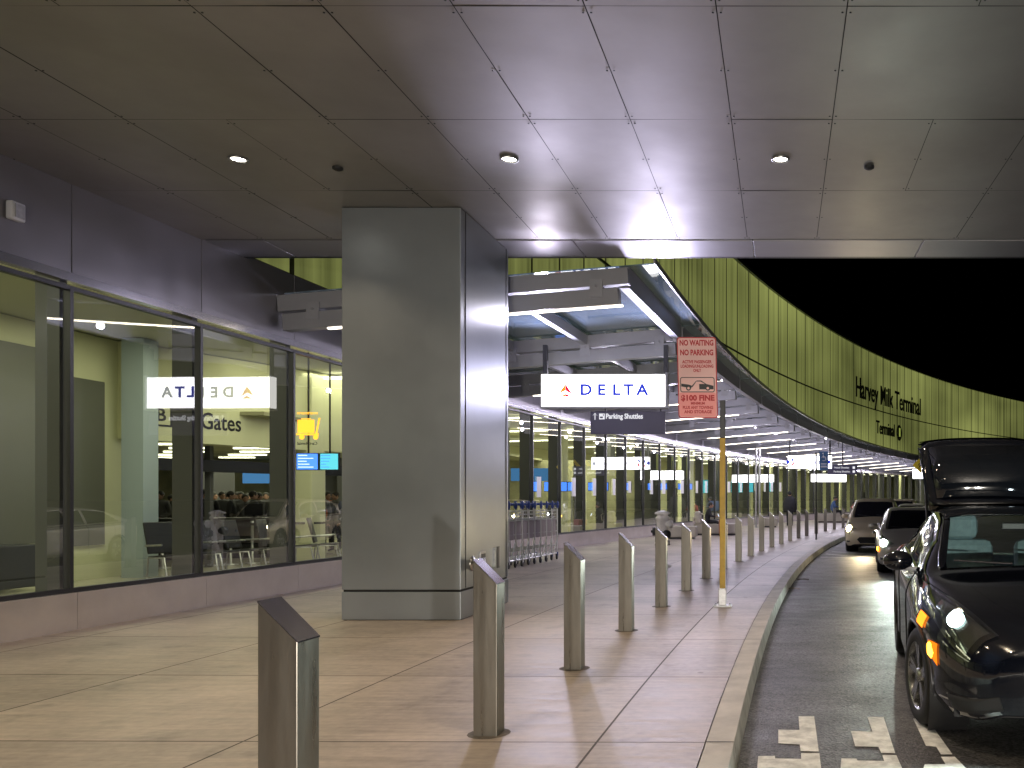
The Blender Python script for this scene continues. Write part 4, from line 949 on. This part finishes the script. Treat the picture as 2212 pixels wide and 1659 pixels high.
WEDGE = dict(HATCH); WEDGE.update(w=[(0, .42), (.04, .50), (.12, .60), (.3, .71), (.6, .80), (.9, .86), (1.5, .88), (3.3, .88), (4.0, .86), (4.3, .80), (4.45, .72), (4.5, .64)],
    bw=[(0, .38), (.1, .48), (.3, .58), (.7, .70), (1.1, .79), (1.3, .81), (3.4, .80), (4.2, .72), (4.5, .60)], rw=[(0, .25), (.3, .40), (.7, .52), (1.05, .66), (1.12, .68), (1.5, .63), (1.95, .57), (2.5, .56), (3.2, .54), (4.0, .52), (4.5, .45)],
    tp=[(0, .66), (.08, .74), (.3, .85), (.7, .97), (1.05, 1.05), (1.12, 1.07), (1.5, 1.24), (1.95, 1.42), (2.5, 1.475), (3.1, 1.45), (3.9, 1.28), (4.35, 1.10), (4.5, .98)],
    rz=[(0, .65), (.08, .72), (.3, .83), (.7, .95), (1.05, 1.02), (1.12, 1.04), (1.5, 1.21), (1.95, 1.38), (2.5, 1.43), (3.1, 1.40), (3.9, 1.24), (4.35, 1.08), (4.5, .97)],
    bz=[(0, .60), (.1, .68), (.3, .79), (.7, .90), (1.05, .97), (1.2, .98), (2, .99), (3.4, 1.03), (4.2, 1.06), (4.5, .95)])
VAN = dict(HATCH); VAN.update(L=4.7, tp=[(0, .72), (.08, .80), (.3, .92), (.8, 1.02), (1.05, 1.08), (1.12, 1.12), (1.45, 1.38), (1.8, 1.60), (2.3, 1.70), (3.6, 1.68), (4.3, 1.55), (4.55, 1.25), (4.7, 1.05)],
    rz=[(0, .71), (.08, .79), (.3, .90), (.8, 1.0), (1.05, 1.05), (1.12, 1.08), (1.45, 1.35), (1.8, 1.55), (2.3, 1.64), (3.6, 1.62), (4.3, 1.5), (4.55, 1.22), (4.7, 1.03)],
    bz=[(0, .65), (.1, .75), (.3, .86), (.8, .96), (1.05, 1.0), (1.2, 1.02), (3.4, 1.08), (4.4, 1.12), (4.7, 1.0)],
    w=[(0, .66), (.04, .74), (.12, .82), (.3, .89), (.7, .92), (3.6, .92), (4.3, .86), (4.6, .78), (4.7, .7)],
    bw=[(0, .6), (.1, .73), (.3, .80), (1.1, .83), (1.3, .85), (3.6, .84), (4.4, .76), (4.7, .66)],
    rw=[(0, .36), (.3, .54), (.7, .6), (1.05, .70), (1.12, .73), (1.45, .69), (1.8, .64), (3.6, .62), (4.3, .6), (4.7, .5)],
    ws=(1.13, 1.78), roof=(1.8, 4.0), sw=(1.36, 4.15), rear=(4.1, 4.5), wh=(.9, 3.7))
def car(name, spec, paint, label, loc, yaw, hatch_open=False, gl=None, head_c=(1, .97, .85), head_s=60, ind=True, seats=False, rimc=None, indic=4.5, steer=0.0):
    r = empty(name, loc, label, 'car', None, rz=yaw)
    D = {k: pw(v) for k, v in spec.items() if isinstance(v, list)}; L_ = spec['L']
    def ctrl(y):
        w_ = D['w'](y); lo = D['lo'](y); sh = D['sh'](y); mid = lo+(sh-lo)*.5
        return [(w_*.90, lo), (w_*.985, lo+.10), (w_*.995, mid), (w_, sh), (D['bw'](y), D['bz'](y)), (D['rw'](y), D['rz'](y)), (0, D['tp'](y))]
    def surf(y, v, side=1):
        c = ctrl(y); i = min(int(v), 5); t = v-i
        p0 = c[i-1] if i > 0 else (c[0][0]-.05, c[0][1]); p1 = c[i]; p2 = c[i+1]; p3 = c[i+2] if i < 5 else (-c[5][0], c[5][1])
        T = .38
        def h(a, b, c_, d): m1 = T*(c_-a); m2 = T*(d-b); return (2*t**3-3*t*t+1)*b+(t**3-2*t*t+t)*m1+(-2*t**3+3*t*t)*c_+(t**3-t*t)*m2
        return Vector((side*h(p0[0], p1[0], p2[0], p3[0]), y, h(p0[1], p1[1], p2[1], p3[1])))
    ys = []; y = 0
    while y < L_-1e-6: ys.append(y); y += .02 if y < .12 else .045
    ys.append(L_); nv = 36; vs_ = [6*i/nv for i in range(nv+1)]
    AR = .375; ZC = .33
    groups = {}
    for side in (-1, 1):
        grid = [[surf(y, v, side) for v in vs_] for y in ys]
        for row in grid:
            for p in row:
                for wy in spec['wh']:
                    if abs(p.x) < .55: continue
                    d = math.hypot(p.y-wy, p.z-ZC)
                    if abs(d-AR) < .034 and d > 0: k = AR/d; p.y = wy+(p.y-wy)*k; p.z = ZC+(p.z-ZC)*k
        for a in range(len(ys)-1):
            for j in range(nv):
                q_ = [grid[a][j], grid[a][j+1], grid[a+1][j+1], grid[a+1][j]]; c = sum(q_, Vector())/4; v = (vs_[j]+vs_[j+1])/2; y = (ys[a]+ys[a+1])/2
                if v < 4 and any(math.hypot(c.y-wy, c.z-ZC) < AR-.004 for wy in spec['wh']): continue
                g = 'body'
                if v > 5.12 and spec['ws'][0] < y < spec['ws'][1]: g = 'windshield'
                elif 4.15 < v < 4.86 and spec['sw'][0]+.25*(v-4.15) < y < spec['sw'][1]-.5*(v-4.15) and (D['rz'](y)-D['bz'](y)) > .12:
                    g = 'side_window' if not (2.5 < y < 2.58) else 'body'
                elif v > 5.1 and spec['rear'][0] < y < spec['rear'][1]:
                    g = 'rear_window'
                if hatch_open and y > 3.25 and v > 4.9: continue
                key = g if g in ('body', 'windshield', 'rear_window') else g+('L' if side < 0 else 'R')
                if side > 0: q_ = q_[::-1]
                m = groups.setdefault(key, MB()); m.add(q_, [(0, 1, 2, 3)], True)
    # nose and tail caps
    for y, flip in ((0, False), (L_, True)):
        ring = [surf(y, v, -1) for v in vs_]+[surf(y, v, 1) for v in reversed(vs_)]
        if not (hatch_open and flip): groups['body'].add(ring, [tuple(range(len(ring))) if not flip else tuple(reversed(range(len(ring))))])
    body = groups['body'].build('body', paint, r, world=False, weld=True, solid=.012)
    for p in body.data.polygons: p.use_smooth = True
    for k, m in groups.items():
        if k == 'body': continue
        o_ = m.build(k.rstrip('LR'), gl, r, world=False, weld=True)
        for p in o_.data.polygons: p.use_smooth = True
    # door lines, sill and under tray
    MB().box((0, L_/2, .25), (1.3, L_-.5, .1)).build('underbody', M_black, r, world=False)
    ln = MB()
    for side in (-1, 1):
        for yy in (1.42, 2.52, 3.42):
            pts = [surf(yy+.06*max(0, 1.5-v), v, side)+Vector((side*.001, 0, 0)) for v in [.5+.25*k for k in range(15)]]
            ln.tube(pts, .005, 5)
        pts = [surf(yy, 4.02, side)+Vector((side*.003, 0, .0)) for yy in [1.25+.1*k for k in range(27)]]
        ln.tube(pts, .008, 5)
    ln.build('door_seams', M_black, r, world=False)
    for side in (-1, 1):
        for wy in spec['wh']:
            tr = MB(); pts = []
            for k in range(15):
                a = PI*(-.05+1.1*k/14); yy = wy+AR*math.cos(a); zz = ZC+AR*math.sin(a)
                best = min((surf(yy, vv*.1, side) for vv in range(0, 42)), key=lambda s_: abs(s_.z-zz)); pts.append(Vector((best.x, yy, zz)))
            tr.tube(pts, .014, 6).build('arch_trim', M_dark, r, world=False)
        MB().tube([surf(spec['ws'][0]+(spec['ws'][1]-spec['ws'][0])*k/8, 5.06, side)+Vector((side*.004, -.004, .004)) for k in range(9)], .008, 6).build('pillar_trim', M_chrome, r, world=False)
    # wheel wells
    for side in (-1, 1):
        for wy in spec['wh']: MB().lathe([(.02, 0), (AR-.01, 0), (AR+.01, .26)], (side*.52, wy, ZC), (side, 0, 0), 20).build('wheel_well', M_black, r, world=False)
    for side in (-1, 1):
        for wy in spec['wh']:
            cx_ = side*(D['w'](wy)-.115); A = (side, 0, 0)
            O = (0, 0, 0)
            wl_ = MB().lathe([(.20, -.1), (.30, -.105), (.328, -.08), (.333, 0), (.328, .08), (.30, .105), (.235, .11), (.225, .09)], O, A, 36).build('wheel', M_tyre, r, world=False)
            rm = MB().lathe([(.232, .10), (.225, .098), (.215, .04), (.21, -.05)], O, A, 36)
            rm.lathe([(.0005, .10), (.045, .098), (.06, .07)], O, A, 20)
            for k in range(5):
                for dk in (-.13, .13):
                    a = 2*PI*k/5+dk+.3; a2 = 2*PI*k/5+dk*.5+.3
                    rm.beam(Vector((side*.075, .05*math.cos(a2), .05*math.sin(a2))), Vector((side*.085, .222*math.cos(a), .222*math.sin(a))), .032, .022, (side, 0, 0))
            rm.build('rim', rimc or M_rimc, wl_, world=False)
            MB().lathe([(.0005, 0), (.17, 0), (.17, .02), (.0005, .02)], O, A, 24).build('brake_disc', M_galv, wl_, world=False)
            wl_.location = (cx_, wy, ZC); wl_.rotation_euler = (0, 0, steer if wy < 2 else 0)
    def patch(nm, y0, y1, v0, v1, mt, side, off=.006, tap=0.0, parent=None, n=10, rnd=False):
        m = MB(); g = []
        for i in range(n+1):
            t = i/n; row = []
            for j in range(n+1):
                s = j/n; sq = math.sqrt(max(0.0, 1-(2*t-1)**2)) if rnd else 1.0
                if rnd: s = .5+(s-.5)*max(.03, sq)
                v = (v0+tap*t)+(v1-v0-2*tap*t)*s; yy = y0+(y1-y0)*t
                p = surf(yy, v, side); dy = surf(yy+.01, v, side)-p; dv = surf(yy, v+.02, side)-p; nn = dy.cross(dv)
                nn = nn.normalized()*(1 if nn.x*side > 0 else -1)
                edge = min(t, 1-t, s, 1-s); row.append(p+nn*(off+.012*min(1, edge*5)))
            g.append(row)
        vs2 = [p for row in g for p in row]; m.add(vs2, [((i*(n+1)+j), (i*(n+1)+j+1), ((i+1)*(n+1)+j+1), ((i+1)*(n+1)+j)) for i in range(n) for j in range(n)], True)
        return m.build(nm, mt, parent or r, world=False)
    for side in (-1, 1):
        if spec is WEDGE:
            hl = patch('headlight', .10, 1.0, 3.15, 4.5, M_lamp, side, tap=.5, off=.016); patch('reflector', .14, .62, 3.3, 4.35, M_chrome, side, off=.001, tap=.35, parent=hl); patch('corner_reflector', .62, .74, 2.9, 3.3, emis('amber_s'+name+str(side), (1, .25, .02), 2.5), side, off=.01, parent=hl, n=6)
        else: hl = patch('headlight', .05, .62, 3.25, 4.55, M_lamp, side, tap=.35)
        patch('bulb', *((.27, .42, 3.55, 4.08) if spec is WEDGE else (.07, .27, 3.4, 4.3)), emis('head_'+name+str(side), head_c, head_s), side, off=.012, parent=hl, n=10, rnd=True)
        if ind: ih = patch('indicator', *((.36, .50, 2.35, 2.92) if spec is WEDGE else (.22, .34, 2.45, 3.0)), emis('amber'+name+str(side), (1, .20, .01), indic*.35), side, off=.008, tap=.14); patch('indicator_bulb', *((.385, .475, 2.45, 2.82) if spec is WEDGE else (.24, .32, 2.5, 2.95)), emis('amberb'+name+str(side), (1, .42, .03), indic*2), side, off=.02, rnd=True, parent=ih)
        mc = surf(1.42, 4.0, side)+Vector((side*.13, 0, .09))
        mr = MB().ell(mc, (.115, .075, .075), 16, 10).box(mc+Vector((-side*.1, 0, -.06)), (.12, .05, .03)).build('side_mirror', paint, r, world=False)
        MB().ell(mc+Vector((0, .05, 0)), (.1, .04, .062), 12, 8).build('mirror_glass', M_chrome, mr, world=False)
    # bumper openings
    if spec is WEDGE:
        for side in (-1, 1): patch('lower_grille', .0, .26, .35, 1.5, M_black, side, off=.003, tap=.1)
    gr = MB(); zt = D['tp'](0)
    def front(z, x): return Vector((x, -.012, z))
    gr.prism([(-.42, -.012, .30), (.42, -.012, .30), (.52, -.012, .42), (.44, -.012, .49), (-.44, -.012, .49), (-.52, -.012, .42)], (0, 1, 0), .02)
    if spec is not WEDGE: gr.build('grille', M_black, r, world=False)
    gl_ = MB()
    for z in (.35, .40, .45): gl_.box((0, -.02, z), (.86, .01, .008))
    if spec is not WEDGE: gl_.build('grille_bar', M_black, r, world=False)
    MB().lathe([(.0005, .02), (.045, .015), (.05, 0)], (0, -.005, zt-.07), (0, -1, 0), 20).build('badge', M_chrome, r, world=False)
    for side in (-1, 1):
        if spec is not WEDGE: patch('fog_light_recess', .04, .2, 1.1, 2.0, M_dark, side, off=.004, tap=.1)
        patch('tail_light', L_-.45, L_-.1, 3.2, 3.9, M_tail, side)
    # wipers
    wp = MB()
    for s in (-.1, .5): wp.tube([(s-.05, 1.12, D['tp'](1.12)+.005), (s-.45, 1.19, D['tp'](1.19)-.005)], .008, 5)
    wp.build('wiper', M_dark, r, world=False)
    if seats:
        MB().box((0, 1.32, .83), (1.45, .5, .16)).build('dashboard', M_dark, r, world=False, bevel=.06)
        for s in (-1, 1):
            sb = MB().box((s*.36, 2.35, .83), (.54, .16, .74), (1, 0, 0), None, (0, .22, 1)).build('seat', M_seat, r, world=False, bevel=.07)
            MB().box((s*.36, 2.44, 1.30), (.29, .12, .22), (1, 0, 0), None, (0, .15, 1)).build('headrest', M_seat, sb, world=False, bevel=.075)
            MB().box((s*.36, 2.05, .48), (.5, .55, .15)).build('seat_cushion', M_seat, sb, world=False, bevel=.05)
        MB().box((0, 3.2, .75), (1.3, .15, .55)).build('rear_bench', M_seat, r, world=False, bevel=.06)
        sw_ = MB(); cc = Vector((.36, 1.72, .92)); pts = [cc+Vector((.18*math.cos(2*PI*k/20), .05*math.sin(2*PI*k/20), .18*math.sin(2*PI*k/20))) for k in range(21)]; sw_.tube(pts, .014, 8)
        sw_.build('steering_wheel', M_dark, r, world=False)
        MB().box((0, 1.85, 1.32), (.22, .03, .06)).build('rear_view_mirror', M_dark, r, world=False, bevel=.01)
    if hatch_open:
        hg = MB(); ph = math.radians(58); A0 = Vector((0, 3.28, 1.45)); d = Vector((0, math.cos(ph), math.sin(ph))); n_ = Vector((0, -math.sin(ph), math.cos(ph)))
        prof = [(0, .54, 0), (.12, .575, .02), (.45, .61, .03), (.72, .64, .02), (.84, .63, -.04), (.93, .60, -.13), (1.0, .55, -.24)]
        rowsx = []
        for s, hw, dep in prof:
            row = []
            for k in range(13):
                u_ = -1+2*k/12; row.append(A0+d*s+n_*(dep-.07*abs(u_)**3)+Vector((u_*hw, 0, 0)))
            rowsx.append(row)
        fr_ = MB(); gw = MB()
        for i in range(len(rowsx)-1):
            for k in range(12):
                q_ = [rowsx[i][k], rowsx[i][k+1], rowsx[i+1][k+1], rowsx[i+1][k]]
                (gw if (1 <= i <= 2 and 1 <= k <= 10) else fr_).add(q_, [(0, 1, 2, 3)], True)
        hh = fr_.build('tailgate', paint, r, world=False, weld=True, solid=.035)
        for p in hh.data.polygons: p.use_smooth = True
        gw.build('rear_glass', mat('tailgate_glass', (.008, .01, .014), .05, spec=.8), hh, world=False, weld=True, solid=.008)
        for s in (-1, 1): MB().tube([(s*.56, 3.5, 1.3), (s*.58, 3.72, 1.98)], .012, 6).build('gas_strut', M_dark, r, world=False)
    return r
M_tyre = mat('tyre', (.015, .015, .015), .75); M_rimc = mat('rim', (.38, .38, .38), .25, .9); M_chrome = mat('chrome', (.6, .6, .6), .1, 1); M_tail = mat('tail_red', (.3, .01, .01), .15)
M_seat = mat('seat_cloth', (.26, .38, .42), .8, noise=(20, .15))
M_lamp = glass('lamp_lens', (.75, .8, .8), 1.6, .03, .12)
M_cg = glass('car_glass', (.78, .86, .84), 1.0, .01, .03); M_cgd = mat('dark_glass', (.012, .012, .016), .06, spec=.7)
P_dark = mat('paint_dark', (.004, .005, .009), .10, .0, coat=1.0); P_silver = mat('paint_silver', (.62, .58, .52), .35, .35, coat=.8); P_gold = mat('paint_champagne', (.62, .53, .38), .35, .35, coat=.8)
def place(x, y, Yw, yaw, spec): pass
# wheel contact at the side facing the kerb: world position (front axle, kerb side)
def carpos(wx, wy, yaw, spec, hw):
    # local (-hw, wh0) -> world (wx, wy)
    c, s = math.cos(yaw), math.sin(yaw); lx, ly = -hw, spec['wh'][0]
    return (wx-(c*lx-s*ly), wy-(s*lx+c*ly), -.15)
dc = car('dark_car', WEDGE, P_dark, 'dark hatchback with its tailgate raised and headlights on, closest to the viewer', carpos(.95, 6.35, -.09, dict(wh=(.93,)), .95), -.09, hatch_open=True, gl=M_cg, head_c=(.75, 1, .95), head_s=30, seats=True, steer=.2, indic=4)
sv = car('silver_car', HATCH, P_silver, 'silver hatchback with headlight and orange indicator lit, parked behind the dark one', carpos(2.16, 19.7, -.10, HATCH, .88), -.10, gl=M_cgd, head_c=(.9, 1, .9), head_s=60, indic=8)
cv_ = car('champagne_car', VAN, P_gold, 'champagne coloured minivan parked by the kerb at the back of the line', carpos(2.05, 27.7, -.13, VAN, .92), -.13, gl=M_cgd, head_c=(1, .85, .5), head_s=60, ind=False)
for src, Y, off_, lb in ((sv, 37.0, 2.6, 'second silver hatchback in the line, almost hidden behind the champagne minivan'), (cv_, 45.5, 1.4, 'second champagne minivan, furthest back in the line of cars by the kerb'), (sv, 55.0, 2.4, 'third silver hatchback, far back along the kerb behind the other cars')):
    th = thY(0, Y); p = arc(-off_+.0, th); t = copy_tree(src); t.location = (p.x, p.y, -.15); t.rotation_euler = (0, 0, -th); t['label'] = lb
lamp('seat_fill_lamp', 'POINT', wloc(dc)+Vector((.9, 1.75, 1.48)), 16, (.8, .95, 1), shadow_soft_size=.06)  # added fill inside the cabin to brighten the seats
dc.scale = (1.08, 1.08, 1.08)
# headlamp beams of the cars, and spots added behind the viewer
def beam_lamp(x, y, z, aim, pw_, c, ang=70):
    lamp('headlamp_or_fill_spot', 'SPOT', (x, y, z), pw_, c, spot_size=math.radians(ang), spot_blend=.8, shadow_soft_size=.05, aim=aim)
beam_lamp(1.25, 5.45, .6, (.9, 3.2, -.15), 120, (.8, 1, .95), 130)
lamp('headlamp_or_fill_spot', 'SPOT', (2.6, -11, .75), 3300, (1, .93, .82), spot_size=math.radians(60), spot_blend=.9, shadow_soft_size=.07, aim=(-.8, 12, 2.2))  # added spot for unseen cars behind the viewer, lights sign and bollards
lamp('headlamp_or_fill_spot', 'SPOT', (1.3, -11, .75), 3300, (1, .93, .82), spot_size=math.radians(60), spot_blend=.9, shadow_soft_size=.07, aim=(-.8, 12, 2.2))  # its added twin, likewise with no car built around it
beam_lamp(2.45, 18.6, .6, (1.0, 8, -.15), 420, (.85, 1, .9), 60)
beam_lamp(2.5, 26.6, .7, (1.6, 17, -.15), 200, (1, .8, .5), 60)

# ------------------------------------------------------------------ blue plate and walking-figure signs
def post(name, x, y, h, label, m, r=.03):
    t = empty(name, (x, y, 0), label, 'sign'); MB().tube([(0, 0, 0), (0, 0, h)], r, 8).build('post', m, t, world=False); return t
p = px(1763, 1166, 32.3)
t = post('parking_plate', p.x, 32.3, 3.3, 'blue wheelchair parking sign on a thin dark post by the kerb', M_dark)
a = px(1769.5, 975, 32.3); b = px(1789, 1016, 32.3)
M_pb = mat('plate_blue', (.03, .12, .30), .4, emit=(.03, .12, .3), es=0); M_pw = mat('plate_white', (.75, .78, .85), .4)
cX = (a.x+b.x)/2-p.x; hZ = a.z-b.z
MB().box((cX, -.03, (a.z+b.z)/2), (b.x-a.x, .006, hZ)).build('plate', M_pb, t, world=False)
MB().box((cX-.1, 0, 2.95), (.2, .03, .03)).build('bracket', M_dark, t, world=False)
wc = MB(); c0 = Vector((cX+.0, -.036, b.z+hZ*.66))
wc.tube([c0+Vector((.085*math.cos(2*PI*k/14-2.2), 0, .085*math.sin(2*PI*k/14-2.2)-.03)) for k in range(12)], .010, 5)
wc.tube([c0+Vector((-.02, 0, .13)), c0+Vector((-.01, 0, .0)), c0+Vector((.06, 0, .0)), c0+Vector((.09, 0, -.09))], .012, 5); wc.ell(c0+Vector((-.025, 0, .165)), (.024, .01, .024), 8, 6)
wc.box(c0+Vector((0, 0, -.22)), (.22, .004, .02)).box(c0+Vector((0, 0, -.27)), (.2, .004, .02)).box(c0+Vector((0, 0, -.34)), (.24, .004, .035))
wc.build('symbol', M_pw, t, world=False)
M_yel = mat('sign_yellow', (.75, .55, .02), .4, emit=(.75, .55, .02), es=.0)
def walker(x, Y, zc, s, label, tilt=0, x_off=0):
    t = post('crossing_sign', x, Y, zc-.3, label, M_galv)
    dmd = [(0, -.72*s), (.72*s, 0), (0, .72*s), (-.72*s, 0)]
    MB().prism([(u_, -.05, zc+v_) for u_, v_ in dmd], (0, 1, 0), .012).build('plate', M_yel, t, world=False)
    k = .9*s; f = MB(); f.ell((0.0, -.058, zc+.36*k), (.07*k, .006, .07*k), 8, 6)
    for pts in ([(0, .26), (-.02, .0)], [(-.02, 0), (-.14, -.2), (-.2, -.38)], [(-.02, 0), (.1, -.18), (.12, -.38)], [(0, .24), (-.15, .12), (-.2, -.02)], [(0, .24), (.13, .1), (.2, .04)]):
        f.tube([(u_*k, -.058, zc+v_*k) for u_, v_ in pts], .045*k, 6)
    f.build('figure', M_ink, t, world=False); return t
p = px(1988, 1005, 57); t = walker(p.x, 57, p.z, .72, 'yellow diamond walking figure sign beside the raised tailgate')
